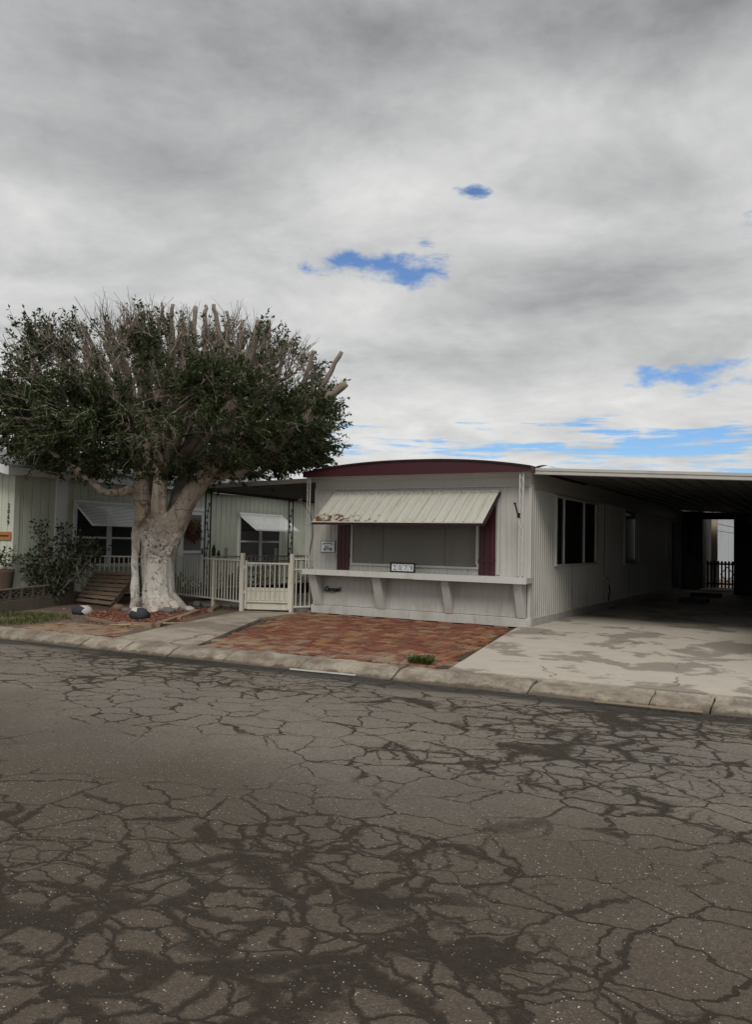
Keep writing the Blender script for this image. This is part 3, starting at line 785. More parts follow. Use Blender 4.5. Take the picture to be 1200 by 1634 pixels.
def text_mesh(body, size, mtx, m, extr=.002, shear=0., align='CENTER', off=0.):
    cu = bpy.data.curves.new('t', 'FONT'); cu.body = body; cu.size = size; cu.extrude = extr; cu.shear = shear; cu.align_x = align; cu.offset = off
    e = bpy.data.objects.new('t', cu); COL.objects.link(e)
    dg = bpy.context.evaluated_depsgraph_get(); me = bpy.data.meshes.new_from_object(e.evaluated_get(dg)); bpy.data.objects.remove(e)
    me.transform(mtx); me.materials.clear(); me.materials.append(m); return me
def house_number():
    x0, x1, y, z0, z1 = -2.43, -1.95, -.30, .808, .982
    S = thing('house_number_sign', 'black framed sign with four white digit tiles standing on the plant shelf', 'sign', ((x0+x1)/2, y, z0))
    MB().box((x0, y-.012, z0), (x1, y, z1)).build('back_board', M['black'], S)
    fr = MB(); t = .022
    for a, b in (((x0, z0), (x1, z0+t)), ((x0, z1-t), (x1, z1)), ((x0, z0+t+.001), (x0+t, z1-t-.001)), ((x1-t, z0+t+.001), (x1, z1-t-.001))): fr.box((a[0], y-.032, a[1]), (b[0], y-.0125, b[1]))
    fr.build('frame', M['black'], S)
    w = (x1-x0-2*t)/4
    for i, d in enumerate('2079'):
        cx = x0+t+(i+.5)*w
        T = MB().box((cx-w/2+.004, y-.020, z0+t+.004), (cx+w/2-.004, y-.0125, z1-t-.004)).build('digit_tile', M['sign_white'], S)
        obj('digit', text_mesh(d, .125, Matrix.Translation((cx+.006, y-.021, z0+t+.018)) @ Matrix.Rotation(R(90), 4, 'X'), M['black'], .0012), T)
        for sx, sz in ((-.36, .32), (.38, -.36)): MB().tube([(cx+sx*w, y-.0205, (z0+z1)/2+sz*.12), (cx+sx*w, y-.022, (z0+z1)/2+sz*.12)], .008, 8).build('flower_dot', M['sign_grey'], T)
house_number()
def plaque():
    cx, cz, y = -3.93, 1.22, -.018
    S = thing('wall_plaque', 'small white plaque with a truck picture on the wall left of the shutter', 'sign', (cx, y, cz-.11))
    def outline(s):
        pts = []
        for i in range(48):
            a = 2*math.pi*i/48; c, sn = math.cos(a), math.sin(a); k = 1/max(abs(c), abs(sn)); px, pz = c*k*.165, sn*k*.11
            wob = 1-.05*math.cos(6*a)**2
            pts.append((cx+px*s*wob, y, cz+pz*s*wob))
        return pts
    MB().prism(outline(1.), (0, -.006, 0)).build('board', M['iron'], S)
    pl = MB().prism([(a, b-.0065, c) for a, b, c in outline(.92)], (0, -.003, 0)).build('panel', M['sign_white'], S)
    t = MB(); t.box((cx-.09, y-.012, cz-.055), (cx+.10, y-.0098, cz-.015)); t.box((cx-.07, y-.012, cz-.0148), (cx+.0, y-.0098, cz+.02)); t.build('truck_print', M['sign_grey'], pl)
    for dx in (-.065, .065): MB().tube([(cx+dx, y-.0125, cz-.055), (cx+dx, y-.015, cz-.055)], .018, 10).build('wheel_print', M['iron'], pl)
    l = MB()
    for i in range(10):
        a = -1+2*i/9; l.box((cx+a*.105-.008, y-.012, cz+.066-a*a*.018-.010), (cx+a*.105+.007, y-.0098, cz+.066-a*a*.018+.012))
    l.build('lettering', M['iron'], pl)
plaque()

# ------------------------------------------------------------------ carport on the right, patio cover on the left
def carport():
    Cp = thing('carport', 'flat metal carport roof over the driveway on the right of the white home', 'carport', (2, 7, 0))
    X0, X1 = .02, 3.9; Y0, Y1 = .02, 15.35
    def z(x): return 2.585-.052*x
    n = 13; wdt = (X1-X0)/n
    mb = MB()
    for i in range(n):      # roof pans running across, seen from below as shallow ribs
        a, b = X0+i*wdt, X0+(i+1)*wdt-.006
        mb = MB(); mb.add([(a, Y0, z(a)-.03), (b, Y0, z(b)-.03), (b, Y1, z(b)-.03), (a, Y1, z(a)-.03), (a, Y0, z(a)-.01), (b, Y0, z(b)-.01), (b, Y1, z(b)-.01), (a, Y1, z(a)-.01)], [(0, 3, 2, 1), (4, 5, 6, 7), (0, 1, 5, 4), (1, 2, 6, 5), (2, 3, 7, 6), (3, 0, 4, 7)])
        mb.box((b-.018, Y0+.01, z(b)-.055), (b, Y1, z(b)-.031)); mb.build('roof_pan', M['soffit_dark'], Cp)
    F = MB(); F.add([(X0, Y0-.10, z(X0)-.105), (X1, Y0-.10, z(X1)-.105), (X1, Y0-.10, z(X1)), (X0, Y0-.10, z(X0)), (X0, Y0-.003, z(X0)-.105), (X1, Y0-.003, z(X1)-.105), (X1, Y0-.003, z(X1)), (X0, Y0-.003, z(X0))], [(0, 1, 2, 3), (7, 6, 5, 4), (3, 2, 6, 7), (0, 4, 5, 1), (0, 3, 7, 4), (1, 5, 6, 2)])
    f = F.build('fascia', M['carport_paint'], Cp)
    L = MB()
    for dz in (-.035, -.094): L.add([(X0, Y0-.112, z(X0)+dz-.008), (X1, Y0-.112, z(X1)+dz-.008), (X1, Y0-.112, z(X1)+dz+.006), (X0, Y0-.112, z(X0)+dz+.006), (X0, Y0-.1005, z(X0)+dz-.008), (X1, Y0-.1005, z(X1)+dz-.008), (X1, Y0-.1005, z(X1)+dz+.006), (X0, Y0-.1005, z(X0)+dz+.006)], [(0, 1, 2, 3), (3, 2, 6, 7), (0, 4, 5, 1), (7, 6, 5, 4), (0, 3, 7, 4), (1, 5, 6, 2)])
    L.build('gutter_lip', M['carport_paint'], f)
    for y in (.35, 4.6, 9.): 
        MB().box((3.72, y-.05, 0), (3.82, y+.05, z(3.8)-.056)).build('post', M['carport_paint'], Cp)
    MB().box((3.70, .15, z(3.8)-.20), (3.84, 12.9, z(3.8)-.058)).build('beam', M['carport_paint'], Cp)
    # loose flashing at the joint with the home
    MB().grid(lambda u, v: (.05+.30*u, .0+.25*v, 2.605+.035*math.sin(u*3.1)-.02*u+.01*v), 8, 4).build('flashing', M['galv'], Cp)
carport()
def patio_cover():
    P = thing('patio_cover', 'flat grey patio cover on wrought iron posts between the two homes', 'patio cover', (-5.8, 5, 0))
    X0, X1, Y0, Y1 = -7.42, -HW-.05, .12, 9.4
    def z(x, y): return 2.39+(x-X0)*.026-.010*(y-Y0)
    n = 10; w = (X1-X0)/n
    for i in range(n):
        a, b = X0+i*w, X0+(i+1)*w-.006
        vs = [(a, Y0, z(a, Y0)), (b, Y0, z(b, Y0)), (b, Y1, z(b, Y1)), (a, Y1, z(a, Y1))]
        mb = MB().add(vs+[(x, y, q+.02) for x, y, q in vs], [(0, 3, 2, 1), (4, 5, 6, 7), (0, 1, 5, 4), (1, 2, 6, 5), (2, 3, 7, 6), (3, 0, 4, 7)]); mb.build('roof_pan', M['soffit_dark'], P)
    def beam(p, q, h, t, nm, m_):
        p, q = Vector(p), Vector(q); MB().bar(p+Vector((0, 0, h/2)), q+Vector((0, 0, h/2)), t, h).build(nm, m_, P)
    beam((X0-.03, Y0-.03, z(X0, Y0)-.03), (X1, Y0-.03, z(X1, Y0)-.03), .085, .05, 'fascia', M['carport_paint'])
    beam((X0-.03, Y0, z(X0, Y0)-.05), (X0-.03, Y1, z(X0, Y1)-.05), .075, .05, 'side_beam', M['soffit_dark'])
    for y in (.48, 3.5):
        x = -7.32; t = z(x, y)-.05; w = .085
        p = MB()
        for dy in (-w, w): p.bar((x, y+dy, .0), (x, y+dy, t), .022)
        p.bar((x, y-w, .04), (x, y+w, .04), .022); p.bar((x, y-w, t-.03), (x, y+w, t-.03), .022)
        po = p.build('iron_post', M['iron'], P)
        zz = .12; k = 0
        while zz+.40 < t:
            s = MB(); sg = 1 if k % 2 == 0 else -1; pts = []
            for q in np.linspace(0, 1, 30):       # an S with curled ends
                if q < .3: a = q/.3; an = -math.pi*1.7*(1-a); r = .018+.028*a; pts.append((x, y+sg*(-.03+r*math.sin(an)), zz+.06+r*(1-math.cos(an))-.03))
                elif q > .7: a = (1-q)/.3; an = -math.pi*1.7*(1-a); r = .018+.028*a; pts.append((x, y+sg*(.03-r*math.sin(an)), zz+.34-r*(1-math.cos(an))+.03))
                else: a = (q-.3)/.4; pts.append((x, y+sg*(-.03+.06*a), zz+.03+.34*a))
            s.tube(pts, .009, 5); s.build('scroll', M['iron'], po); zz += .40; k += 1
        lf = MB()
        for q in np.arange(.3, t-.1, .40): lf.tube([(x-.01, y-.05, q), (x-.015, y, q+.03), (x-.01, y+.06, q+.0)], [.004, .018, .004], 6)
        lf.build('cast_leaves', M['iron'], po)
    # bare vine stem up the corner of the white home
    V = MB(); rr = random.Random(3); pts = []
    for q in np.linspace(0, 1, 24): pts.append((-HW-.12+.03*math.sin(q*11), .02+.03*math.cos(q*9), .02+2.05*q))
    V.tube(pts, [.022-.010*q for q in np.linspace(0, 1, 24)], 6); V.tube([pts[20], (-HW-.30, .02, 2.02), (-HW-.36, .0, 2.10)], .012, 5)
    for k in range(5): V.tube([(-HW-.36, .0, 2.10), (-HW-.36+rr.uniform(-.06, .06), rr.uniform(-.05, .05), 2.10+rr.uniform(-.04, .07))], [.012, .022], 5)
    tag(V.build('vine_stem', M['twig_bark']), 'bare dry vine stem climbing the front corner of the white home', 'vine')
patio_cover()

# ------------------------------------------------------------------ the green home next door
GX, GY = -9.7, -2.45
def green_home():
    G = thing('green_home', 'sage green home with white trim and slatted window awnings behind the tree', 'house', (-13.2, 4, 0))
    MB().box((-16.7, GY+.012, -.05), (GX-.012, 12, 2.56)).build('wall_core', M['dark_wall'], G)
    bw = .198
    me = MB().box((0, 0, 0), (.014, bw-.011, 2.52), bev=.003).mesh('siding_board', M['green_siding'])
    y = GY
    while y < 9.4:
        o = bpy.data.objects.new('siding_board', me); COL.objects.link(o); o.location = (GX-.012, y, .04); o.parent = G; o.matrix_parent_inverse = Matrix.Translation(-G.location); y += bw
    me2 = MB().box((0, 0, 0), (bw-.011, .014, 2.60), bev=.003).mesh('siding_board', M['green_siding'])
    x = GX-bw
    while x > -12.2:
        o = bpy.data.objects.new('siding_board', me2); COL.objects.link(o); o.location = (x, GY-.002, .04); o.parent = G; o.matrix_parent_inverse = Matrix.Translation(-G.location); x -= bw
    # gable above the front boards
    MB().prism([(GX, GY+.02, 2.56), (-16.7, GY+.02, 2.56), (-13.2, GY+.02, 3.30)], (0, .05, 0)).build('gable', M['green_siding'], G)
    MB().prism([(GX-.02, GY-.002, 2.56), (-12.2, GY-.002, 2.56), (-12.2, GY-.002, 3.06)], (0, .018, 0)).build('gable_board', M['green_siding'], G)
    MB().box((GX-.004, GY-.03, .03), (GX+.022, GY+.09, 2.56)).build('corner_board', M['green_siding'], G)
    MB().box((GX+.004, -1.52, .03), (GX+.05, -1.23, 2.56), bev=.004).build('white_pilaster', M['trim_cool'], G)
    # roof: two shingled slopes, white fascia and rake
    s = .205; ov = .28
    def zr(x): return 2.60+(min(GX-x, x+16.7))*s
    rf = MB()
    P = [(GX+ov, GY-.35), (GX+ov, 12.3), (-13.2, 12.3), (-13.2, GY-.35)]
    zt = lambda x: 3.36-abs(x+13.2)*s
    def slab(x0, x1):
        vs = [(x, y, zt(x)+dz) for dz in (0, .05) for x, y in ((x0, GY-.36), (x1, GY-.36), (x1, 12.3), (x0, 12.3))]
        rf.add(vs, [(0, 1, 2, 3), (7, 6, 5, 4), (0, 4, 5, 1), (1, 5, 6, 2), (2, 6, 7, 3), (3, 7, 4, 0)])
    slab(-13.2, GX+ov); slab(-16.98, -13.2); RF = rf.build('roof', M['shingle'], G)
    for k in range(12):      # shingle courses on the near slope
        xa = GX+ov-.02-k*.17; vs = [(xa-.20, GY-.355, zt(xa-.20)+.056), (xa, GY-.355, zt(xa)+.062), (xa, 12.3, zt(xa)+.062), (xa-.20, 12.3, zt(xa-.20)+.056)]
        MB().add(vs+[(a, b, c-.005) for a, b, c in vs], [(0, 1, 2, 3), (4, 7, 6, 5), (0, 4, 5, 1), (1, 5, 6, 2), (2, 6, 7, 3), (3, 7, 4, 0)]).build('shingle_course', M['shingle'], RF)
    MB().box((GX+ov, GY-.36, zt(GX+ov)-.10), (GX+ov+.025, 12.3, zt(GX+ov)+.048)).build('eave_fascia', M['trim_cool'], RF)
    xe = GX+ov+.025
    MB().prism([(xe, GY-.385, zt(xe)-.11), (-13.2, GY-.385, zt(-13.2)-.11), (-13.2, GY-.385, zt(-13.2)+.055), (xe, GY-.385, zt(xe)+.055)], (0, .024, 0)).build('rake_board', M['trim_cool'], RF)
    MB().box((GX+.03, GY-.33, zt(GX+ov)-.085), (GX+ov-.002, 12, zt(GX+ov)-.07)).build('soffit', M['trim_cool'], RF)
    # windows with slatted awnings
    def window(ya, yb, za, zb, mull, rail):
        W = MB().box((GX+.003, ya+.03, za+.03), (GX+.012, yb-.03, zb-.03)).build('window', M['glass'], G)
        f = MB(); t = .075; x0, x1 = GX+.0035, GX+.045
        f.box((x0, ya, za), (x1, ya+t, zb)); f.box((x0, yb-t, za), (x1, yb, zb)); f.box((x0, ya+t+.001, zb-t), (x1, yb-t-.001, zb)); f.box((x0, ya+t+.001, za), (x1+.02, yb-t-.001, za+t))
        f.build('window_frame', M['trim_cool'], W)
        MB().box((x0+.002, mull-.06, za+t+.001), (x1-.003, mull+.06, zb-t-.001)).build('mullion', M['trim_cool'], W)
        for a, b in ((ya+t+.002, mull-.062), (mull+.062, yb-t-.002)):
            MB().box((x0+.004, a, rail-.022), (x1-.008, b, rail+.022)).build('sash_rail', M['trim_cool'], W)
            MB().box((GX+.0125, a, za+t+.002), (GX+.016, b, rail-.024)).build('pane', M['glass'], W)
            bl = MB()
            for z in np.arange(rail+.04, zb-t-.02, .03): bl.box((GX+.0125, a+.01, z), (GX+.015, b-.01, z+.012))
            bl.build('blind', M['dark_wall'], W)
        return W
    window(-1.05, .95, .66, 2.06, -.08, 1.30); window(4.38, 6.28, .58, 2.02, 5.34, 1.27)
    def awning(ya, yb, zt_, zb_, out):
        A = MB().box((GX+.047, ya, zt_-.02), (GX+.075, yb, zt_+.03)).build('slat_awning', M['trim_cool'], G)
        n = 15; sl_ = MB()
        for i in range(n):
            t0, t1 = i/n, (i+1.06)/n
            p = Vector((GX+.06+out*t0, 0, zt_+(zb_-zt_)*t0)); q = Vector((GX+.06+out*t1, 0, zt_+(zb_-zt_)*t1+.016))
            sl_.add([(p.x, ya, p.z), (q.x, ya, q.z), (q.x, yb, q.z), (p.x, yb, p.z), (p.x, ya, p.z-.006), (q.x, ya, q.z-.006), (q.x, yb, q.z-.006), (p.x, yb, p.z-.006)], [(0, 3, 2, 1), (4, 5, 6, 7), (0, 1, 5, 4), (1, 2, 6, 5), (2, 3, 7, 6), (3, 0, 4, 7)])
        so_ = sl_.build('slats', M['trim_cool'], A, kind='stuff')
        MB().box((GX+.06+out-.012, ya-.01, zb_-.035), (GX+.06+out+.012, yb+.01, zb_+.016)).build('front_rail', M['trim_cool'], A)
        for y_ in (ya, yb): MB().bar((GX+.06, y_, zt_-.03), (GX+.06+out, y_, zb_-.02), .02, .03).build('side_rail', M['trim_cool'], A)
    awning(-1.07, .97, 2.06, 1.58, .58); awning(4.36, 6.30, 2.02, 1.60, .60)
    # storm door
    D = MB().box((GX+.004, 2.16, .10), (GX+.03, 2.96, 2.0)).build('door', M['grey_wall'], G)
    f = MB(); f.box((GX+.004, 2.06, .08), (GX+.06, 2.155, 2.10)); f.box((GX+.004, 2.965, .08), (GX+.06, 3.06, 2.10)); f.box((GX+.004, 2.156, 2.005), (GX+.06, 2.964, 2.10)); f.build('door_frame', M['trim_cool'], D)
    f = MB(); x0, x1 = GX+.031, GX+.055
    f.box((x0, 2.165, .12), (x1, 2.24, 1.99)); f.box((x0, 2.88, .12), (x1, 2.955, 1.99)); f.box((x0, 2.241, 1.91), (x1, 2.879, 1.99)); f.box((x0, 2.241, .95), (x1, 2.879, 1.02)); f.box((x0, 2.241, .12), (x1, 2.879, .24)); f.build('door_rails', M['trim_cool'], D)
    MB().box((x0+.004, 2.242, 1.022), (x0+.010, 2.878, 1.908)).build('pane', M['screen'], D); MB().box((x0+.004, 2.242, .242), (x0+.010, 2.878, .948)).build('lower_panel', M['grey_wall'], D)
    MB().bar((x1+.03, 2.90, .92), (x1+.03, 2.90, 1.08), .025).build('handle', M['black'], D)
    # number on the front, plaque below
    for i, c in enumerate('2069'):
        obj('house_digit', text_mesh(c, .125, Matrix.Translation((GX-.17, GY-.012, 1.86-i*.112)) @ Matrix.Rotation(R(90), 4, 'X'), M['black'], .003, off=.002), G)
    pl = MB().box((-10.25, GY-.03, 1.225), (-9.76, GY-.006, 1.385), bev=.006); tag(pl.build('name_board', M['orange_wood']), 'orange wooden name board hung on the front of the green home', 'sign')
    t = MB()
    t = bpy.data.objects['name_board']
    MB().box((-10.2, GY-.034, 1.29), (-9.82, GY-.0305, 1.32)).build('carved_line', M['dark_wood'], t)
green_home()

# wreath on the storm door
def wreath():
    c = Vector((GX+.09, 2.55, 1.52)); mb = MB(); rr = random.Random(8)
    for i in range(420):
        a = rr.uniform(0, 2*math.pi); r = .20+rr.gauss(0, .055); q = c+Vector((rr.uniform(-.03, .05), r*math.cos(a), r*math.sin(a)))
        d = Vector((rr.uniform(-.2, 1), rr.gauss(0, 1), rr.gauss(0, 1))).normalized()*.07; s = d.orthogonal().normalized()*.02
        mb.add([q-s, q+d*.5-s*.2, q+d, q+s], [(0, 1, 2, 3)], rr.random())
    W = thing('wreath', 'dark red dried wreath hung on the white storm door', 'wreath', c-Vector((0, 0, .25))); mb.build('dried_flowers', M['wreath'], W, attr='rv')
    t = [c+Vector((0, .19*math.cos(a), .19*math.sin(a))) for a in np.linspace(0, 2*math.pi, 25)]; MB().tube(t, .03, 6).build('ring', M['dark_wood'], W)
    y = MB()
    for i in range(60):
        q = c+Vector((.06, rr.gauss(0, .06), .12+rr.gauss(0, .07))); y.add([q, q+Vector((.01, .03, .0)), q+Vector((.01, .015, .035))], [(0, 1, 2)], rr.random())
    y.build('yellow_flowers', M['pale_leaf'], W, attr='rv')
wreath()

# ------------------------------------------------------------------ block planter wall, fence, gate, pallet
def planter_wall():
    A, B = Vector((-8.66, -4.02, 0)), Vector((-9.36, -1.14, 0)); d = (B-A).normalized(); n = Vector((d.y, -d.x, 0))
    W = thing('planter_wall', 'low grey block wall topped with pierced screen blocks in front of the green home', 'wall', A.lerp(B, .5)+Vector((0, 0, -.05)))
    L = (B-A).length; bl = .40; k = int(L/bl)+1
    for i in range(k):
        a = A+d*(i*bl+.004); b = A+d*min(L, (i+1)*bl-.004); z = zg(a.x, a.y)-.03
        m_ = frame(a, d, n.cross(d) if False else Vector((0, 0, 1)).cross(d))
        MB().box((0, -.07, z-.1), ((b-a).length, .07, z+.235), mat=m_, bev=.006).build('solid_block', M['block'], W)
    bs = .305; k = int(L/bs)
    for i in range(k):
        a = A+d*(i*bs+.003); z = zg(a.x, a.y)-.03+.243; w = bs-.006; h = .20; t = .026
        m_ = frame(a, d, Vector((0, 0, 1)).cross(d)); mb = MB()
        mb.box((0, -.06, z), (w, .06, z+t), mat=m_); mb.box((0, -.06, z+h-t), (w, .06, z+h), mat=m_)
        mb.box((0, -.06, z+t+.0005), (t, .06, z+h-t-.0005), mat=m_); mb.box((w-t, -.06, z+t+.0005), (w, .06, z+h-t-.0005), mat=m_)
        cx, cz = w/2, z+h/2
        for sx in (-1, 1):            # four curved petals meeting in a diamond
            for sz in (-1, 1):
                pts = [m_ @ Vector((cx+sx*(w/2-t)*q, 0, cz+sz*(h/2-t)*(1-math.sqrt(max(0, 1-(1-q)**2))))) for q in np.linspace(0, 1, 7)]
                for p, q in zip(pts[:-1], pts[1:]): mb.bar(p, q, .10, .014)
        mb.build('screen_block', M['block'], W)
planter_wall()

def fence_run(name, label, p0, p1, zb, zt, nb, posts=(0, 1), post_top=None, group='cream iron fence runs', base=None, xtra=None):
    p0, p1 = Vector((*p0, 0)), Vector((*p1, 0)); F = thing(name, label, 'fence', p0.lerp(p1, .5), group)
    up = lambda p, z: Vector((p.x, p.y, z))
    for z in ((zt, zb) if xtra is None else (zt, zb, xtra)): MB().bar(up(p0, z-.015), up(p1, z-.015), .03).build('rail', M['fence_paint'], F)
    d = (p1-p0)/nb
    for i in range(nb):
        q = p0+d*(i+.5); MB().bar(up(q, zb-.001), up(q, zt-.031), .017).build('picket', M['fence_paint'], F)
    for t in posts:
        q = p0.lerp(p1, t); MB().bar(up(q, (base if base is not None else zg(q.x, q.y)-.05)), up(q, post_top or zt+.01), .055).build('post', M['fence_paint'], F)
    return F
GL, GR = (-5.38, -.72), (-4.52, -.33)
fence_run('iron_fence', 'cream iron picket fence between the tree trunk and the gate', (-5.41, -.71), (-8.02, .15), .17, .945, 26, (.36, 1))
fence_run('iron_fence', 'cream iron picket fence behind the leaning pallet', (-8.08, .12), (-9.43, -1.10), .17, .93, 19, (1,))
fence_run('iron_fence', 'short cream iron fence piece between gate and white home corner', (-4.49, -.30), (-4.30, .02), .10, .99, 4, (), xtra=.80)
fence_run('patio_railing', 'cream iron railing along the patio edge under the patio cover', (-7.30, .62), (-7.30, 4.3), .29, .955, 26, (.12, .62), 1.13, xtra=.84)
def gate():
    a, b = Vector((*GL, 0)), Vector((*GR, 0)); d = (b-a).normalized(); z0 = -.06
    for q, nm in ((a, 'iron gate post on the fence side of the cream gate'), (b, 'iron gate post on the home side of the cream gate')):
        tag(MB().box((q.x-.033, q.y-.033, z0), (q.x+.033, q.y+.033, 1.07), bev=.004).build('gate_post', M['fence_paint']), 'cream square '+nm, 'post')
    G = thing('iron_gate', 'low cream iron garden gate with solid lower panel', 'gate', a.lerp(b, .5)+Vector((0, 0, 0)))
    p, q = a+d*.075, b-d*.05
    def Z(v, z): return Vector((v.x, v.y, z))
    f = MB()
    f.bar(Z(p, .03), Z(p, .93), .032); f.bar(Z(q, .03), Z(q, .90), .032)
    for z in (.885, .17): f.bar(Z(p, z)+d*.017, Z(q, z)-d*.017, .03)
    f.build('frame', M['fence_paint'], G)
    n = 9
    for i in range(1, n): v = p.lerp(q, i/n); MB().bar(Z(v, .186), Z(v, .869), .015).build('picket', M['fence_paint'], G)
    back_ = Vector((-d.y, d.x, 0))*.022
    for za, zb in ((.02, .155), (.19, .36), (.365, .43)):
        MB().bar(Z(p, (za+zb)/2)+d*.018+back_, Z(q, (za+zb)/2)-d*.018+back_, .006, zb-za).build('sheet_panel', M['cream'], G)
    MB().bar(Z(p, .80)-d*.06, Z(p, .80)+d*.02, .02, .05).build('hinge', M['fence_paint'], G); MB().bar(Z(p, .34)-d*.06, Z(p, .34)+d*.02, .02, .05).build('hinge', M['fence_paint'], G)
    MB().bar(Z(q, .62)-d*.06, Z(q, .62)+d*.05, .02, .04).build('latch', M['iron'], G)
gate()
def pallet_obj():
    BL, BR, TL, TR = Vector((-9.10, -1.40, .0)), Vector((-8.12, -1.40, -.03)), Vector((-9.18, -.86, .60)), Vector((-8.36, -.46, .60))
    P = thing('wooden_pallet', 'brown wooden pallet leaning against the fence beside the tree', 'pallet', (-8.6, -1.1, -.03))
    nrm = (BR-BL).cross(TL-BL).normalized()
    def pt(u, v): return BL.lerp(BR, u).lerp(TL.lerp(TR, u), v)
    n = 8
    for i in range(n):
        v0, v1 = i/n+.008, (i+1)/n-.030; mb = MB()
        off = nrm*(.012*(i % 2)-.004)
        quad = [pt(-.01, v0)+off, pt(1.01, v0)+off, pt(1.01, v1)+off, pt(-.01, v1)+off]; mb.prism(quad, nrm*.02); mb.build('slat', M['pallet_wood'], P)
    for u in (.0, .48, .95):
        quad = [pt(u, .01)-nrm*.006, pt(u+.045, .01)-nrm*.006, pt(u+.045, .98)-nrm*.006, pt(u, .98)-nrm*.006]; MB().prism(quad, -nrm*.085).build('stringer', M['pallet_wood'], P)
    for v in (.06, .5, .9):
        quad = [pt(0, v)-nrm*.092, pt(1, v)-nrm*.092, pt(1, v+.1)-nrm*.092, pt(0, v+.1)-nrm*.092]; MB().prism(quad, -nrm*.018).build('back_slat', M['pallet_wood'], P)
pallet_obj()
# low dark planter edging under the patio railing
E_ = thing('patio_edging', 'low dark timber edging under the patio railing', 'edging', (-7.4, 2.4, 0))
for i in range(3): MB().box((-7.47, .5+i*1.35, -.05), (-7.36, 1.83+i*1.35, .26), bev=.008).build('timber', M['dark_wood'], E_)

# ------------------------------------------------------------------ the pollarded ficus
TREE = Vector((-7.1, -1.26, -.05)); PX = 15.6/FPX
def remesh(mb, voxel, name, material, parent, disp):
    me = mb.mesh('tmp'); o = bpy.data.objects.new('tmp', me); COL.objects.link(o)
    md = o.modifiers.new('r', 'REMESH'); md.mode = 'VOXEL'; md.voxel_size = voxel
    sm = o.modifiers.new('s', 'SMOOTH'); sm.iterations = 3; sm.factor = .5
    dg = bpy.context.evaluated_depsgraph_get(); dg.update(); me2 = bpy.data.meshes.new_from_object(o.evaluated_get(dg)); bpy.data.objects.remove(o)
    n = len(me2.vertices); co = np.empty(n*3); no = np.empty(n*3); me2.vertices.foreach_get('co', co); me2.vertices.foreach_get('normal', no)
    co = co.reshape(-1, 3); no = no.reshape(-1, 3)
    for i in range(n): co[i] += no[i]*disp(co[i])
    me2.vertices.foreach_set('co', co.ravel()); me2.materials.clear(); me2.materials.append(material)
    me2.polygons.foreach_set('use_smooth', [True]*len(me2.polygons)); me2.update(); me2.name = name
    return obj(name, me2, parent)
def smooth_path(pts, n):
    """Catmull-Rom through (Vector, radius) pairs"""
    out = []; k = len(pts)
    for i in range(k-1):
        p0, p1, p2, p3 = pts[max(i-1, 0)], pts[i], pts[i+1], pts[min(i+2, k-1)]
        for j in range(n):
            t = j/n; a = [(-t+2*t*t-t**3)/2, (2-5*t*t+3*t**3)/2, (t+4*t*t-3*t**3)/2, (-t*t+t**3)/2]
            out.append((p0[0]*a[0]+p1[0]*a[1]+p2[0]*a[2]+p3[0]*a[3], p1[1]+(p2[1]-p1[1])*t))
    out.append(pts[-1]); return out
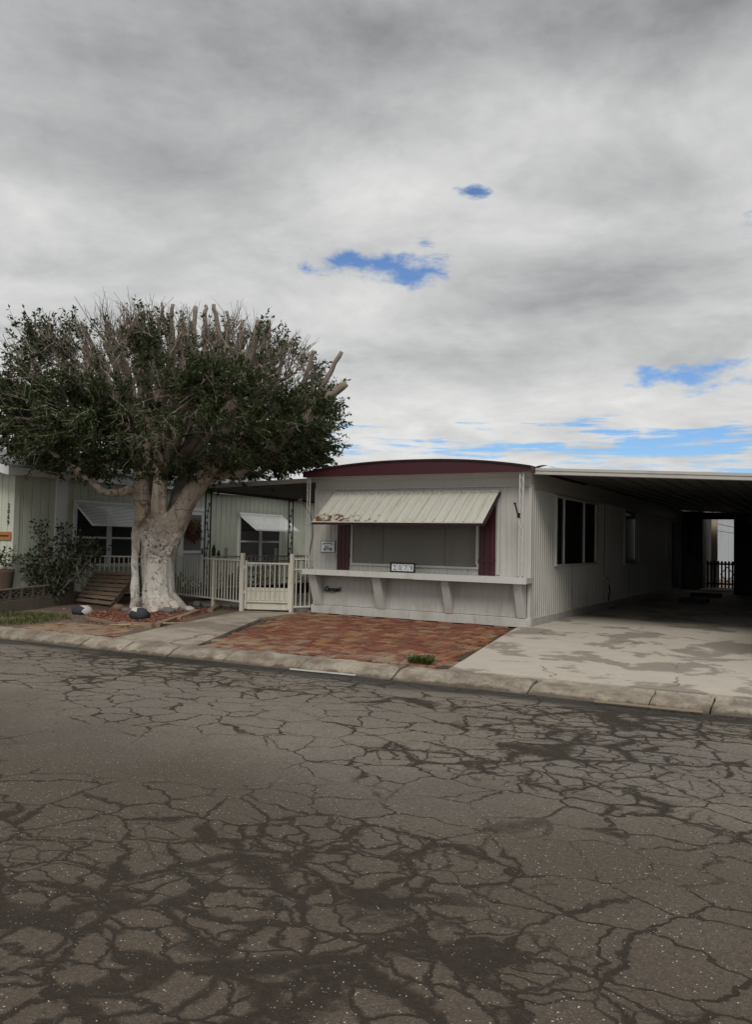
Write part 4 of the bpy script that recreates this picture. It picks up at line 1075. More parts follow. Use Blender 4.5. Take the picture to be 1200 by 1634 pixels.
def tree():
    T = thing('ficus_tree', 'large pollarded ficus with whitewashed trunk and cut branch ends beside the gate', 'tree', TREE)
    rr = random.Random(21); g = lambda s=1.: rr.gauss(0, s)
    P = lambda u, v, b: at_depth(u, v, 15.6+b)
    stems = [
        [(256, 985, 31, 0), (254, 955, 27, 0), (252, 915, 25.5, .0), (252, 880, 26, .0), (250, 848, 26, .0), (248, 825, 22, .0)],
        [(236, 862, 12, 0), (229, 815, 15, .05), (227, 780, 15, .05), (231, 745, 15, .05), (236, 715, 13, .0)],
        [(254, 860, 15, -.1), (254, 815, 13, -.1), (255, 775, 12, -.1), (259, 740, 12, -.1), (262, 705, 9, -.2)],
        [(262, 880, 20, -.05), (280, 835, 19, -.1), (302, 795, 16, -.15), (322, 765, 14, -.2), (345, 735, 12, -.25), (362, 700, 10, -.3)],
        [(262, 870, 16, .25), (282, 810, 15, .4), (295, 770, 14, .5), (300, 735, 12, .6), (300, 700, 10, .7)],
        [(270, 850, 13, .1), (292, 805, 12, .05), (318, 770, 11, .1), (350, 755, 10, .1)],
        [(246, 860, 14, .3), (238, 800, 14, .45), (225, 750, 13, .6), (200, 710, 10, .9)],
        [(209, 984, 8, -.25), (214.5, 958, 6.5, -.25), (216, 920, 5.6, -.25), (216, 880, 5.6, -.22), (217, 850, 6.5, -.16), (222, 825, 9, -.1)],
        [(246, 955, 18, -.1), (268, 967, 13, -.25), (284, 976, 9, -.35)], [(262, 945, 14, 0), (283, 962, 10, .05), (296, 973, 6, .1)],
        [(244, 955, 15, -.1), (246, 972, 12, -.36), (247, 984, 8, -.5)], [(240, 950, 12, .15), (222, 968, 9, .35), (208, 976, 6, .45)],
        [(226, 800, 10, 0), (212, 784, 9, -.05), (192, 786, 7.5, -.1), (170, 786, 6, -.15), (150, 773, 5.5, -.2), (122, 750, 5.2, -.25), (95, 732, 4.6, -.3), (62, 700, 4, -.3)],
        [(350, 757, 10, .1), (385, 752, 9, .0), (412, 738, 8, -.05), (441, 735, 7, -.1)],
        [(222, 835, 8, -.18), (224, 828, 9, -.28), (225, 819, 7.5, -.36)],
    ]
    mb = MB(); ends = []
    for st in stems:
        pp = smooth_path([(P(u, v, b), r*PX) for u, v, r, b in st], 5)
        mb.tube([p for p, r in pp], [r for p, r in pp], 12)
    def disp(c):
        p = Vector((c[0]*5, c[1]*5, c[2]*1.3)); q = Vector((c[0]*11, c[1]*11, c[2]*4))
        fl = 1 if c[2] < 2.6 else .5
        return fl*(mnoise.noise(p)*.035+mnoise.noise(q)*.016-.004)
    remesh(mb, .017, 'trunk', M['bark'], T, disp)
    for u, v, r, b in ((441, 735, 6.6, -.1), (225, 816, 6.5, -.40)):
        c = P(u, v, b); d = (RT if u > 300 else -FW*.9+UP*.1); MB().tube([c-d*.04, c+d*.025], r*PX, 12).build('cut_face', M['cut_wood'], T)
    # ---- limbs, each ending in a saw cut
    hub = lambda: P(262+g(14), 742+g(6), g(.25))
    named = [((290, 725), (330, 640), (350, 560), (341, 486), 7, 4, -.9), ((270, 725), (275, 640), (274, 560), (276, 486), 7, 4, -1.0), ((250, 725), (228, 650), (222, 580), (214, 512), 7, 4.4, -1.2), ((340, 725), (395, 650), (412, 590), (428, 520), 7, 4, -1.0), ((330, 730), (440, 690), (478, 630), (500, 560), 7, 4, -.8), ((220, 730), (140, 680), (112, 610), (92, 545), 7, 4, -.8), ((300, 735), (345, 715), (375, 648), (415, 512), 12, 6.5, -.9), ((345, 735), (430, 720), (487, 668), (552, 612), 11, 6, -.5), ((350, 735), (440, 702), (500, 640), (545, 562), 9, 4.5, -.2),
             ((265, 730), (298, 670), (305, 580), (312, 490), 9, 5, .2), ((262, 730), (283, 660), (291, 590), (291, 520), 9, 6.5, -.5), ((255, 730), (262, 640), (268, 560), (258, 484), 6, 3, .3),
             ((300, 730), (340, 650), (358, 570), (362, 497), 6, 3, .3), ((310, 725), (368, 650), (380, 590), (386, 512), 6, 3.4, -.3), ((345, 720), (425, 665), (445, 600), (457, 545), 6, 3, .2),
             ((230, 730), (200, 690), (172, 610), (130, 515), 8, 4, -.4), ((235, 725), (215, 680), (190, 605), (168, 545), 8, 5, -1.1), ((200, 735), (100, 695), (72, 630), (50, 565), 8, 4, -.3),
             ((180, 735), (110, 700), (60, 665), (2, 630), 7, 4, -.5), ((240, 720), (208, 660), (205, 600), (182, 545), 8, 5.5, -1.3), ((320, 740), (370, 715), (410, 690), (458, 670), 10, 7, -1.4),
             ((215, 735), (200, 715), (180, 690), (163, 674), 6, 4, -1.6), ((250, 720), (240, 640), (243, 560), (240, 498), 7, 3.5, .0), ((350, 730), (420, 710), (480, 690), (530, 648), 8, 4, .4),
             ((330, 730), (400, 640), (425, 570), (430, 512), 6, 3.2, .5), ((300, 720), (330, 600), (325, 540), (328, 488), 7, 4, .4), ((150, 740), (80, 720), (40, 690), (-20, 660), 7, 4, .2)]
    limbpts = []
    def limb(pts):
        pp = smooth_path(pts, 7)
        w = [(p+Vector((g(.012), g(.012), g(.012))), r*(1+g(.05))) for p, r in pp]; w[-1] = pp[-1]
        o = MB().tube([p for p, r in w], [r for p, r in w], 7).build('limb', M['limb_bark'], T, smooth=True)
        d = (w[-1][0]-w[-2][0]).normalized(); MB().tube([w[-1][0]-d*.01, w[-1][0]+d*.006], w[-1][1]*.93, 7).build('saw_cut', M['cut_wood'], o)
        for i, (p, r) in enumerate(w):
            if i > 4: limbpts.append((p, r))
    for a, b, c, d, r0, r1, tip in named:
        if r1 < 6: r0, r1 = r0*.8, r1*.72
        limb([(hub().lerp(P(*a, 0), .6), r0*PX*1.05), (P(*a, tip*.15), r0*PX), (P(*b, tip*.45), r0*PX*.9), (P(*c, tip*.75), (r0+r1)/2*PX), (P(*d, tip), r1*PX)])
    CC = P(272, 690, 0)                                     # middle of the crown's foot
    RA, RB, RU, RD = 3.22, 3.0, 2.02, .80
    def shell(a, b, h):                                     # <1 inside the dome
        return (abs(a/RA)**2.5+abs(b/RB)**2.5+abs(h/(RU if h > 0 else RD))**2.5)**.4
    def world(a, b, h): return CC+RT*a+FW*b+UP*h
    for k in range(46):
        th = 2*math.pi*(k+rr.random()*.8)/46*5 ; s = rr.uniform(.25, .98); a, b = math.cos(th)*s*RA, math.sin(th)*s*RB
        q = 1-(s**2.5); h = RU*max(0, q)**.4*rr.uniform(.72, 1.0) if s < .93 else rr.uniform(-.1, 1.3)
        tip = world(a*.97, b*.97, h); mid = world(a*.55, b*.55, h*.35+.1); st = hub(); r1 = rr.uniform(.014, .028)
        limb([(st, .085), (st.lerp(mid, .5)+Vector((g(.06), g(.06), 0)), .07), (mid, .055), (mid.lerp(tip, .5)+Vector((g(.08), g(.08), .06)), .034), (tip+UP*(.10 if s < .8 else .03), r1)])
    LP = np.array([p[:] for p, r in limbpts])
    # ---- thinner branches that fill the dome
    bt = MB(); seeds = []
    while len(seeds) < 1250:
        a, b, h = rr.uniform(-RA, RA), rr.uniform(-RB, RB), rr.uniform(-RD, RU); s = shell(a, b, h)
        if s > 1.0 or s < .42 or rr.random() > s**1.5: continue
        e = world(a, b, h); i = int(np.argmin(((LP-np.array(e[:])-np.array((0, 0, -.35)))**2).sum(1)+RNG.random(len(LP))*.25)); p0 = Vector(LP[i])
        L = (e-p0).length
        if L < .12: continue
        md = p0.lerp(e, .5)+Vector((g(.05), g(.05), -.06*L+g(.05))); bt.tube([p0, p0.lerp(md, .6), md, md.lerp(e, .55)+Vector((0, 0, .03)), e], [.015, .012, .010, .008, .006], 4)
        seeds.append((p0, md, e, a, b, h, s))
    bt.build('branches', M['limb_bark'], T, kind='stuff')
    # ---- twigs and leaves
    tw = MB(); V = []; F = []; A = []
    def leaf(p, d, L, at):
        up = Vector((g(), g(), g(.6)+.5)); sd = d.cross(up)
        if sd.length < 1e-3: return
        sd.normalize(); nn = sd.cross(d).normalized(); w = L*rr.uniform(.19, .26); o = len(V)
        V.extend([p[:], (p+d*(L*.45)+sd*w+nn*w*.35)[:], (p+d*L-nn*L*.10)[:], (p+d*(L*.45)-sd*w+nn*w*.35)[:]]); F.append((o, o+1, o+2, o+3)); A.extend([at]*4)
    for (p0, md, e, a, b, h, s) in seeds:
        rad = (e-world(0, 0, -.6)).normalized()
        for k in range(6):
            t = rr.uniform(.25, 1.05); st = p0.lerp(md, t*2) if t < .5 else md.lerp(e, min(1, (t-.5)*2))
            # how leafy: bare grey twigs through the front middle, thick low down and in patches
            hh = (st-CC).z; aa = (st-CC).dot(RT); bb = (st-CC).dot(FW)
            f = mnoise.noise(st*1.1+Vector((3, 1, 7)))*1.0+.42
            f += .75*max(0, 1-max(0, hh)/.75)                        # skirt
            f -= .55*math.exp(-((aa+.95)/1.5)**2-((hh-.95)/.65)**2)*(1 if bb < .3 else .3)
            f -= .45*math.exp(-((aa-1.9)/.8)**2-((hh-1.2)/.6)**2)
            f += .45*math.exp(-((aa-.25)/.45)**2-((hh-.6)/.9)**2)
            f -= .28*max(0, min(1, (hh-.9)/.7))
            up_ = (.35+.5*max(0, min(1, hh/2))) if hh > .1 else -.25; d = (rad*.75+UP*up_+Vector((g(.42), g(.42), g(.32)))).normalized()
            L = rr.uniform(.20, .50)*(1.15 if s > .9 and hh > .8 else 1)
            en = st+d*L; m1 = st+d*(L*.5)+Vector((g(.03), g(.03), g(.03)))
            tw.tube([st, m1, en], [.0065, .005, .0028], 3, cap=False)
            if rr.random() < .5:
                q = m1+(d+Vector((g(.5), g(.5), g(.4)))).normalized()*L*.5; tw.tube([m1, q], [.004, .002], 3, cap=False)
            nl = 0
            if f > 0 and rr.random() < min(1, f*1.25+.12): nl = int(rr.uniform(10, 23)*min(1.4, .6+f))
            base_at = max(0, min(1, .30+.22*mnoise.noise(st*1.7)+.10*f))
            for j in range(nl):
                q = rr.uniform(.25, 1.02); p = st.lerp(m1, q*2) if q < .5 else m1.lerp(en, (q-.5)*2)
                dd = (d*.55+Vector((g(.62), g(.62), g(.5)))).normalized()
                leaf(p+dd*.012, dd, rr.uniform(.055, .098), max(0, min(1, base_at+rr.gauss(0, .17))))
    # long dead switches hanging in front
    for (u, v, b) in [(225, 655, -2.0), (240, 690, -2.2), (262, 680, -2.1), (180, 640, -1.9), (210, 700, -2.1), (120, 640, -1.8), (150, 620, -1.9), (300, 640, -2.0), (330, 690, -1.8), (280, 665, -2.2), (195, 660, -2.2), (100, 690, -1.5), (350, 660, -1.8), (400, 700, -1.2)]:
        p = P(u, v, b); 
        for k in range(4):
            d = Vector((g(), g()*.5, g(.6)-.35)).normalized(); pts = [p]; 
            for i in range(6): d = (d+Vector((g(.30), g(.25), g(.25)-.06))).normalized(); pts.append(pts[-1]+d*rr.uniform(.06, .13))
            tw.tube(pts, [.010-.0013*i for i in range(7)], 4, cap=False)
            for i in (2, 3, 4): tw.tube([pts[i], pts[i]+Vector((g(.10), g(.10), g(.10)))], [.004, .002], 3, cap=False)
    tw.build('twigs', M['twig_bark'], T, kind='stuff')
    me = bpy.data.meshes.new('crown'); me.from_pydata(V, [], F); me.materials.append(M['leaf'])
    at = me.attributes.new('rv', 'FLOAT', 'POINT'); at.data.foreach_set('value', A); me.update()
    obj('crown', me, T, 'stuff'); print('leaves', len(F), 'twig tris', len(tw.f))
tree()

# ------------------------------------------------------------------ bed of lava rock, stones, edging planks
def rock_mesh(n, seed, jag=.28, sub=1):
    bm = bmesh.new(); bmesh.ops.create_icosphere(bm, subdivisions=sub, radius=1); rr = random.Random(seed)
    for v in bm.verts: v.co *= 1+rr.uniform(-jag, jag)
    vs = [v.co.copy() for v in bm.verts]; fs = [tuple(q.index for q in f.verts) for f in bm.faces]; bm.free(); return vs, fs
ROCKS = [rock_mesh(0, k) for k in range(8)]
def scatter(name, m, poly, n, smin, smax, zf, seed, label, cat, flat=.7, edge=0., tint=None):
    rr = random.Random(seed); mb = MB(); x0 = min(p[0] for p in poly); x1 = max(p[0] for p in poly); y0 = min(p[1] for p in poly); y1 = max(p[1] for p in poly); c = 0
    while c < n:
        x, y = rr.uniform(x0, x1), rr.uniform(y0, y1)
        if not inside(poly, x, y): continue
        s = smin*(smax/smin)**(rr.random()**1.6); vs, fs = rr.choice(ROCKS); rz = rr.random()*6.28; cs, sn = math.cos(rz), math.sin(rz); z = zf(x, y)
        mb.add([(x+s*(v.x*cs-v.y*sn), y+s*(v.x*sn+v.y*cs), z+s*flat*(v.z+.45)) for v in vs], fs, rr.random()); c += 1
    o = mb.build(name, m, attr='rv', kind='stuff'); tag(o, label, cat); return o
zy = lambda x, y: zg(x, y)-.022+nz(x, y, 1.3, .02)+nz(x, y, 5, .008)
BED = [(-7.9, -1.4), (-7.5, -2.5), (-6.5, -3.35), (-5.35, -3.35), (-5.05, -3.2), (-5.45, -2.2), (-6.1, -.6), (-6.7, -.35), (-7.6, -.2)]
scatter('lava_gravel', M['lava_rock'], BED, 5200, .012, .034, zy, 3, 'red lava gravel spread round the foot of the tree', 'gravel')
scatter('leaf_litter', M['grit'], [(-8.6, -1.4), (-8.9, -4.0), (-5.0, -4.3), (-5.2, -3.4), (-7.6, -2.5)], 1500, .006, .02, zy, 9, 'dry litter and crumbs over the bare soil by the kerb', 'litter', .35)
def stone_thing(u, v, z, rx, ry, rz, m1, label, seed, cap=None):
    c = on_z(u, v, z); zz = zy(c.x, c.y); vs, fs = rock_mesh(0, seed, .13, 2)
    rr = random.Random(seed); P = [Vector((c.x, c.y, zz))+Vector((p.x*rx, p.y*ry, p.z*rz+rz*.62)) for p in vs]
    if cap is None: return tag(MB().add(P, fs).build('garden_stone', m1, smooth=True), label, 'stone', 'stones round the tree bed')
    S = thing('garden_stone', label, 'stone', (c.x, c.y, zz), 'stones round the tree bed')
    f1 = [f for f in fs if (sum((vs[i] for i in f), Vector())/3).dot(cap) < .55]; f2 = [f for f in fs if f not in f1]
    for ff, nm, mt in ((f1, 'dark_body', m1), (f2, 'white_cap', M['stone_white'])):
        use = sorted({i for f in ff for i in f}); ix = {q: k for k, q in enumerate(use)}
        MB().add([P[i] for i in use], [tuple(ix[i] for i in f) for f in ff]).build(nm, mt, S, smooth=True)
stone_thing(222, 986, -.06, .20, .15, .13, M['stone_dark'], 'dark stone with a white painted face at the front of the tree bed', 5, Vector((-.45, -.2, .75)).normalized())
stone_thing(131, 977, -.05, .22, .16, .105, M['stone_dark'], 'black stone with a white end on the bare soil', 6, Vector((.9, .1, .25)).normalized())
stone_thing(189, 971, -.03, .13, .11, .085, M['stone_brown'], 'rounded brown stone beside the pallet corner', 7)
stone_thing(201, 973, -.03, .11, .09, .06, M['stone_grey'], 'flat grey stone wedged beside the trunk root', 8)
stone_thing(268, 975, -.03, .16, .12, .07, M['stone_grey'], 'broad grey stone lying against the front of the trunk', 9)
stone_thing(302, 972, -.03, .11, .09, .06, M['stone_white'], 'small pale stone right of the trunk', 10)
stone_thing(314, 968, -.03, .10, .08, .08, M['stone_grey'], 'upright grey stone under the fence rail', 11)
stone_thing(331, 968, -.03, .17, .10, .06, M['stone_grey'], 'long flat grey stone under the fence rail', 12)
stone_thing(376, 970, -.03, .12, .10, .08, M['stone_grey'], 'grey stone beside the gate post', 13)
def plank(p, q, w, h, label, z=None):
    p, q = Vector((*p, 0)), Vector((*q, 0)); p.z = zy(p.x, p.y)+h/2+.004; q.z = zy(q.x, q.y)+h/2+.004
    d = (q-p); n = Vector((-d.y, d.x, 0)).normalized(); mb = MB(); k = 6; rr = random.Random(int(w*1e4)+int(abs(p.x)*100)); vs = []
    for i in range(k+1):
        c = p.lerp(q, i/k); e = [rr.uniform(-.006, .006) for _ in range(4)]
        vs += [c+n*(w/2+e[0])-UP*h/2, c-n*(w/2+e[1])-UP*h/2, c-n*(w/2+e[2])+UP*(h/2+e[3]*.5), c+n*(w/2+e[1])+UP*(h/2+e[0]*.5)]
    fs = [(i*4+j, i*4+(j+1) % 4, (i+1)*4+(j+1) % 4, (i+1)*4+j) for i in range(k) for j in range(4)]+[(3, 2, 1, 0), (k*4, k*4+1, k*4+2, k*4+3)]
    return tag(mb.add(vs, fs).build('edging_plank', M['pallet_wood']), label, 'plank', 'timbers edging the tree bed')
plank((-5.62, -3.46), (-5.02, -3.34), .10, .07, 'short weathered timber at the street corner of the tree bed')
plank((-5.04, -3.26), (-5.52, -2.36), .12, .06, 'weathered timber along the walk side of the tree bed')
plank((-5.50, -2.28), (-6.02, -1.22), .11, .06, 'reddish timber edging the tree bed towards the fence')
plank((-5.9, -1.0), (-6.35, -.2), .10, .06, 'timber edging end lying under the iron fence')
plank((-6.9, -3.05), (-5.72, -3.42), .07, .04, 'thin timber half buried along the street side of the tree bed')
# fallen twig on the soil
tmb = MB(); q = on_z(180, 1000, -.08); tmb.tube([q+Vector((-.1, 0, .02)), q+Vector((.15, .25, .03)), q+Vector((.45, .62, .04)), q+Vector((.62, .95, .03))], [.006, .012, .011, .005], 5); tmb.tube([q+Vector((.15, .25, .03)), q+Vector((.4, .25, .03))], [.008, .004], 5)
tag(tmb.build('fallen_branch', M['cut_wood']), 'pale forked fallen branch on the soil before the tree bed', 'branch')
# two pale strips lying in the gutter
def strip(u0, v0, u1, v1, m, label):
    a, b = on_z(u0, v0, -.19), on_z(u1, v1, -.19); a.y = toe(a.x)-.10; b.y = toe(b.x)-.06; a.z = b.z = -.187
    tag(MB().bar(a, b, .024, .014).build('timber_strip', m), label, 'strip')
strip(460, 1068, 580, 1074, M['trim_white'], 'pale painted strip lying in the gutter before the brick paving')
rebuild('strip_wood', painted((.30, .235, .16), amt=.5), rough=.9)
strip(950, 1118, 1120, 1138, M['strip_wood'], 'thin bare wooden strip lying in the gutter before the driveway')

def blades(mb, poly, n, h0, h1, seed, lean=.5, zf=zy):
    rr = random.Random(seed); x0 = min(p[0] for p in poly); x1 = max(p[0] for p in poly); y0 = min(p[1] for p in poly); y1 = max(p[1] for p in poly); c = 0
    while c < n:
        x, y = rr.uniform(x0, x1), rr.uniform(y0, y1)
        if not inside(poly, x, y): continue
        if mnoise.noise(Vector((x*2.2, y*2.2, 1)))+rr.uniform(-.25, .45) < 0: c += .3; continue
        a = rr.random()*6.28; L = rr.uniform(h0, h1); d = Vector((math.cos(a), math.sin(a), 0)); s = Vector((-d.y, d.x, 0))*.004; p = Vector((x, y, zf(x, y)-.005)); ln = rr.uniform(.1, lean)
        mb.add([p-s, p+s, p+d*(L*ln*.4)+UP*L*.6+s*.8, p+d*(L*ln*.4)+UP*L*.6-s*.8, p+d*(L*ln)+UP*L*(1-.3*ln)], [(0, 1, 2, 3), (3, 2, 4)], rr.random()); c += 1
gm = MB(); blades(gm, [(-9.4, -4.55), (-9.0, -3.3), (-7.6, -2.9), (-6.95, -3.3), (-7.1, -4.2), (-7.6, -4.55)], 5200, .03, .10, 4, .9)
tag(gm.build('grass', M['grass_blade'], attr='rv', kind='stuff'), 'patchy green grass between the kerb and the planter wall', 'grass')
def weed():
    c = Vector((.06, -4.08, zg(.1, -4.0))); mb = MB(); rr = random.Random(31)
    for i in range(420):
        a = rr.random()*6.28; r = rr.random()**.6; d = Vector((math.cos(a), math.sin(a)*.7, rr.uniform(.25, 1.0))).normalized(); p = c+Vector((math.cos(a)*r*.10, math.sin(a)*r*.06, .0))+d*rr.uniform(0, .09)
        s = d.orthogonal().normalized()*.009; L = rr.uniform(.03, .07); mb.add([p-s*.3, p+d*L*.5+s, p+d*L, p+d*L*.5-s], [(0, 1, 2, 3)], rr.random()*.8)
    W = thing('weed', 'green weed sprouting between bricks and driveway at the kerb', 'plant', c); mb.build('leaves', M['grass_blade'], W, attr='rv')
    t = MB()
    for i in range(9): a = i*.7; t.tube([c-UP*.02, c+Vector((math.cos(a)*.1, math.sin(a)*.06, .09))], [.004, .002], 4)
    t.build('stems', M['shrub_leaf'], W)
weed()

# ------------------------------------------------------------------ plants by the green home
def leafy(name, label, cat, base, stems, nleaf, Lr, m, stem_m, seed, spread, group=None, clip=None):
    S = thing(name, label, cat, base, group); rr = random.Random(seed); g = lambda s: rr.gauss(0, s); st = MB(); lf = MB()
    for (dx, dy, h) in stems:
        tip = Vector(base)+RT*dx+FW*dy+UP*h; b = Vector(base); md = b.lerp(tip, .5)+Vector((g(.06), g(.06), .08)); pts = [b, b.lerp(md, .5)+UP*.03, md, md.lerp(tip, .5)+UP*.04, tip]
        st.tube(pts, [.016, .013, .011, .008, .004], 5)
        for k in range(nleaf):
            t = rr.random()**.55; i = min(3, int(t*4)); p = pts[i].lerp(pts[i+1], t*4-i); o = Vector((g(1), g(1), g(.9))).normalized()*spread*rr.random()**.6; q = p+o
            if k % 5 == 0: st.tube([p, q], [.005, .002], 3)
            d = (o.normalized()*.6+Vector((g(.5), g(.5), g(.5)))).normalized(); L = rr.uniform(*Lr); sd = d.cross(Vector((g(1), g(1), 1))); sd.normalize(); sd *= L*.24
            if clip and clip(q+d*L): continue
            lf.add([q, q+d*L*.45+sd, q+d*L, q+d*L*.45-sd], [(0, 1, 2, 3)], rr.random())
    st.build('stems', stem_m, S); lf.build('leaves', m, S, attr='rv', kind='stuff'); return S
inhouse = lambda p: p.x < GX+.03 and p.y > GY-.02
leafy('shrub', 'dark leafy shrub growing behind the pierced block wall', 'shrub', (-9.22, -1.95, -.02), [(-.55, .05, 1.0), (-.25, 0, 1.62), (-.05, -.1, 1.15), (.22, .05, 1.55), (.55, .1, 1.35), (.75, .1, 1.25), (.38, -.1, .95), (-.35, -.15, .75), (.95, .15, 1.12), (.1, .1, .7)], 230, (.06, .105), M['shrub_leaf'], M['twig_bark'], 3, .20, clip=inhouse)
for i, (bx, by, hh_, ww) in enumerate(((-9.25, .45, .55, .32), (-9.2, 1.35, .50, .30), (-9.15, 3.65, .45, .34), (-9.2, 4.9, .42, .36), (-8.7, 6.3, .5, .4))):
    leafy('low_bush', 'low dark bush against the green wall %s' % ('behind the tree trunk', 'left of the storm door', 'right of the storm door', 'under the right slatted awning', 'beside the far iron post')[i], 'bush', (bx, by, -.02), [(-ww, 0, hh_*.8), (0, 0, hh_), (ww, 0, hh_*.85), (0, -.2, hh_*.7), (-ww*.5, -.1, hh_*.6), (ww*.5, .1, hh_*.7)], 70, (.05, .09), M['shrub_leaf'], M['twig_bark'], 40+i, .17, 'bushes along the green wall', clip=inhouse)
def pot_plant():
    c = at_depth(8, 940, 15.7); c.z = -.02
    S = leafy('potted_plant', 'bushy plant in a tall brown pot at the front of the green home', 'potted plant', c+UP*.68, [(-.2, 0, .28), (.1, 0, .34), (.25, 0, .2), (-.05, -.1, .3), (-.35, 0, .2)], 60, (.05, .09), M['shrub_leaf'], M['twig_bark'], 5, .13)
    p = MB(); prof = [(0, .10), (.05, .11), (.55, .16), (.62, .165), (.62, .14), (.58, .13)]; n = 16
    vs = [(c.x+r*math.cos(2*math.pi*j/n), c.y+r*math.sin(2*math.pi*j/n), c.z+.06+z) for z, r in prof for j in range(n)]
    fs = [(i*n+j, i*n+(j+1) % n, (i+1)*n+(j+1) % n, (i+1)*n+j) for i in range(len(prof)-1) for j in range(n)]+[tuple((len(prof)-1)*n+j for j in range(n)), tuple(range(n-1, -1, -1))]
    p.add(vs, fs); p.build('pot', M['terracotta'], S, smooth=True)
    f = MB(); f.box((c.x-.14, c.y-.14, c.z-.04), (c.x+.14, c.y+.14, c.z+.059)); f.build('plinth', M['block'], S)
pot_plant()
def agave(c, n, L, m, label, seed):
    S = thing('agave', label, 'plant', c, None); rr = random.Random(seed); mb = MB()
    for i in range(n):
        a = i*2.4; e = .35+.6*(i/n); d = Vector((math.cos(a)*math.cos(e), math.sin(a)*math.cos(e), math.sin(e))); s = Vector((-math.sin(a), math.cos(a), 0))*.035; p = Vector(c); l = L*rr.uniform(.75, 1.05)
        mb.add([p-s*.6, p+s*.6, p+d*l*.45+s, p+d*l*.45-s, p+d*l-UP*.08*l, p+d*l*.45-UP*.02], [(0, 1, 5), (1, 2, 5), (2, 4, 5), (4, 3, 5), (3, 0, 5)], rr.random())
    mb.build('leaves', m, S, attr='rv')
agave((-8.45, .85, .05), 26, .95, M['pale_leaf'], 'yellow-green spiky plant behind the fence next to the trunk', 2)
agave((-8.75, -.05, .1), 22, .95, M['pale_leaf'], 'yellow-green spiky plant behind the pallet', 4)
agave((-7.95, 1.3, .0), 18, .70, M['shrub_leaf'], 'dark spiky plant behind the fence by the iron post', 5)
agave((-8.1, 2.6, .0), 18, .55, M['shrub_leaf'], 'dark spiky plant below the storm door', 6)
def cactus():
    c = Vector((-7.72, 1.15, -.02)); S = thing('cactus', 'slim columnar cactus standing beside the iron post', 'cactus', c)
    for dx, dy, h, r in ((0, 0, 1.22, .045), (.10, .05, 1.10, .04), (-.07, .08, .75, .04)):
        mb = MB(); n = 14; zs = np.linspace(0, 1, 14); vs = []
        for z in zs:
            rr_ = r*(1 if z < .9 else math.sqrt(max(.05, 1-((z-.9)/.1)**2)))
            for j in range(n): q = rr_*(1 if j % 2 else .78); vs.append((c.x+dx+q*math.cos(2*math.pi*j/n), c.y+dy+q*math.sin(2*math.pi*j/n), c.z+z*h))
        fs = [(i*n+j, i*n+(j+1) % n, (i+1)*n+(j+1) % n, (i+1)*n+j) for i in range(13) for j in range(n)]+[tuple(13*n+j for j in range(n))]
        mb.add(vs, fs); mb.build('stem', M['cactus'], S)
cactus()

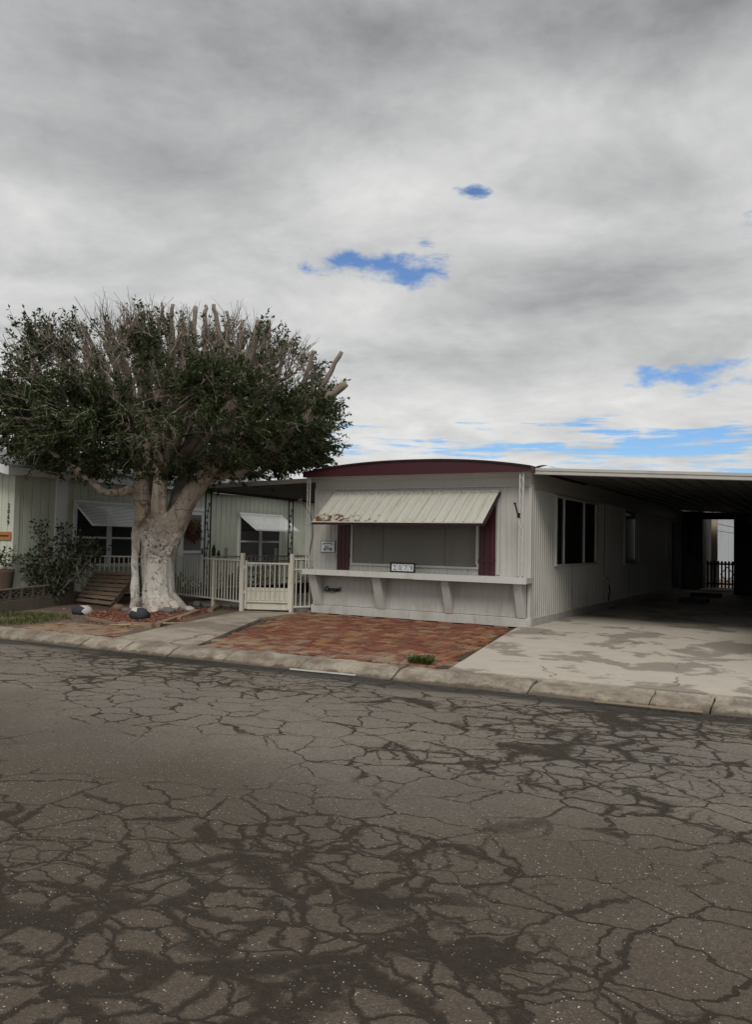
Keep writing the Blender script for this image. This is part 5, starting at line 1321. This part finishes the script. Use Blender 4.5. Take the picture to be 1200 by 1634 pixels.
# ------------------------------------------------------------------ back end of the carport
def back_end():
    S = thing('storage_shed', 'dark storage shed closing the far right of the carport', 'shed', (2.9, 14, 0))
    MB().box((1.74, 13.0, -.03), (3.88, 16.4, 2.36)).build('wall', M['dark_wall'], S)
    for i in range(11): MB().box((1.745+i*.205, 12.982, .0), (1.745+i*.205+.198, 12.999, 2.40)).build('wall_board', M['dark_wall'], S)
    L = MB()
    for i in range(6): L.box((2.10+i*.05, 12.965, 2.02), (2.122+i*.05, 12.981, 2.26)); L.box((2.09, 12.955, 2.02+i*.048), (2.40, 12.9645, 2.042+i*.048))
    L.build('lattice', M['dark_wood'], S)
    for i in range(6):
        for j in range(5): MB().box((2.124+i*.05, 12.9665, 2.044+j*.048), (2.148+i*.05, 12.976, 2.066+j*.048)).build('vent_pane', M['sign_white'], S)
    E = thing('rear_entry', 'small dark entry room with a door at the far end of the white home', 'entry', (.3, 15.4, 0))
    MB().box((-.4, 15.003, -.03), (.62, 17.2, 2.515)).build('wall', M['dark_wall'], E)
    d = MB().box((.08, 14.985, .04), (.60, 15.018, 2.05)).build('door', M['dark_door'], E); MB().box((.13, 14.97, 1.15), (.55, 14.984, 1.95)).build('pane', M['glass'], d); MB().tube([(.15, 14.965, 1.02), (.15, 14.93, 1.02)], .02, 8).build('knob', M['iron'], d)
    MB().box((.625, 14.95, 2.26), (1.735, 15.25, 2.47)).build('lintel', M['dark_wood'], E)
    st = thing('porch_steps', 'low concrete steps before the railing at the back of the carport', 'steps', (1.2, 14, 0))
    MB().box((.64, 13.9, -.02), (1.72, 15.6, .06), bev=.01).build('landing', M['concrete'], st); MB().box((.85, 10.9, -.01), (1.6, 11.5, .10), bev=.01).build('step', M['dark_wall'], st); MB().box((.95, 8.3, -.01), (1.6, 8.9, .08), bev=.01).build('step', M['dark_wall'], st)
    # railing with scalloped heads and a diamond
    Rl = thing('porch_railing', 'dark wooden railing with scalloped pickets and a diamond at the back of the carport', 'railing', (1.2, 15.5, .06))
    x0, x1, y = .66, 1.72, 15.55
    for z in (.16, .80): MB().box((x0, y-.02, z), (x1, y+.02, z+.06)).build('rail', M['dark_wood'], Rl)
    n = 10
    for i in range(n):
        x = x0+(x1-x0)*(i+.5)/n; w = .026
        pts = [(x-w, y-.045, .06), (x+w, y-.045, .06), (x+w, y-.045, .84)]+[(x+w*1.5*math.cos(a), y-.045, .88+.05*math.sin(a)) for a in np.linspace(0, math.pi, 7)]+[(x-w, y-.045, .84)]
        MB().prism(pts, (0, .022, 0)).build('picket', M['dark_wood'], Rl)
    cx, cz = 1.30, .50; dm = MB()
    for a, b in (((-.2, 0), (0, .24)), ((0, .24), (.2, 0)), ((.2, 0), (0, -.24)), ((0, -.24), (-.2, 0))): dm.bar((cx+a[0], y-.06, cz+a[1]), (cx+b[0], y-.06, cz+b[1]), .024, .03, up=(0, 1, 0))
    dm.build('diamond', M['dark_wood'], Rl)
    p = thing('porch_column', 'beige square porch column behind the railing', 'column', (.9, 15.9, 0)); MB().box((.78, 15.8, -.03), (.96, 15.98, 2.34), bev=.01).build('shaft', M['beige'], p); MB().box((.74, 15.76, 2.345), (1.0, 16.02, 2.43)).build('capital', M['beige'], p)
    B = thing('rear_home', 'pale blue grey home seen through the opening behind the carport', 'house', (1, 30, 0))
    MB().box((-6, 27, -.1), (8, 34, 3.1)).build('wall_core', M['grey_wall'], B); corrugate(MB(), (-6, 26.98), (8, 26.98), 0, 3.05, (0, -1), .3, .012, .2).build('wall_sheet', M['grey_wall'], B); MB().box((-6.3, 26.7, 3.1), (8.3, 34.3, 3.25)).build('roof', M['trim_cool'], B)
    for z0, z1 in ((2.05, 1.95), (2.32, 2.10)):
        pts = [(.2+2.2*t, 22, z0+(z1-z0)*t-.10*math.sin(math.pi*t)) for t in np.linspace(0, 1, 12)]
        tag(MB().tube(pts, .012, 5).build('cable', M['iron']), 'thin dark cable crossing %s in the gap behind the porch railing' % ('low' if z0 < 2.2 else 'high'), 'cable')
    leafy('rear_bush', 'small bush behind the porch railing beside the shed', 'bush', (1.85, 19.5, 0), [(0, 0, 1.3), (.2, 0, 1.1), (-.15, 0, .95)], 90, (.04, .07), M['pale_leaf'], M['twig_bark'], 6, .14)
    # unseen board screen added on the right to cut daylight into the carport
    F = thing('added_light_blocker', 'added dark board screen, out of view, blocking light from the far side of the carport', 'fence', (3.95, 7, 0))
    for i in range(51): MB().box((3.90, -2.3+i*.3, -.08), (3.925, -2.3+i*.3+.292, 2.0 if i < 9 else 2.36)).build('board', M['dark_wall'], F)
back_end()

# crumbs and chips on the road
def road_grit():
    rr = random.Random(12); mb = MB(); c = 0
    tet = [Vector((1, 0, -.4)), Vector((-.5, .87, -.4)), Vector((-.5, -.87, -.4)), Vector((0, 0, .8))]
    while c < 7000:
        d = 1.6+6.5*rr.random()**1.3; u = rr.uniform(-.56, .56); p = CAM+FW*d+RT*(u*d)
        if p.y > toe(p.x)-.06: continue
        dd = toe(p.x)-p.y; z = -.20+.06*min(1, dd/5.5)-(.02*math.exp(-((dd-.2)/.25)**2))+nz(p.x, p.y, .9, .012)+nz(p.x, p.y, 3.3, .004)
        s = rr.uniform(.0015, .0042); a = rr.random()*6.28
        mb.add([(p.x+s*(v.x*math.cos(a)-v.y*math.sin(a)), p.y+s*(v.x*math.sin(a)+v.y*math.cos(a)), z+s*.4+s*v.z*.7) for v in tet], [(0, 2, 1), (0, 1, 3), (1, 2, 3), (2, 0, 3)], min(1, rr.random()*.97+.05)); c += 1
    for i in range(900):    # drift of crumbs along the gutter
        x = rr.uniform(-9, 6); y = toe(x)-abs(rr.gauss(0, .10))-.02; s = rr.uniform(.003, .010); a = rr.random()*6.28
        mb.add([(x+s*2.2*(v.x*math.cos(a)-v.y*math.sin(a)*.4), y+s*(v.x*math.sin(a)+v.y*math.cos(a)), -.21+s*.5+s*v.z*.5) for v in tet], [(0, 2, 1), (0, 1, 3), (1, 2, 3), (2, 0, 3)], rr.random()*.55)
    tag(mb.build('road_grit', M['grit'], attr='rv', kind='stuff'), 'loose chips and crumbs strewn over the cracked asphalt', 'grit')
road_grit()

for o in bpy.data.objects:
    if '_b' in o: del o['_b']
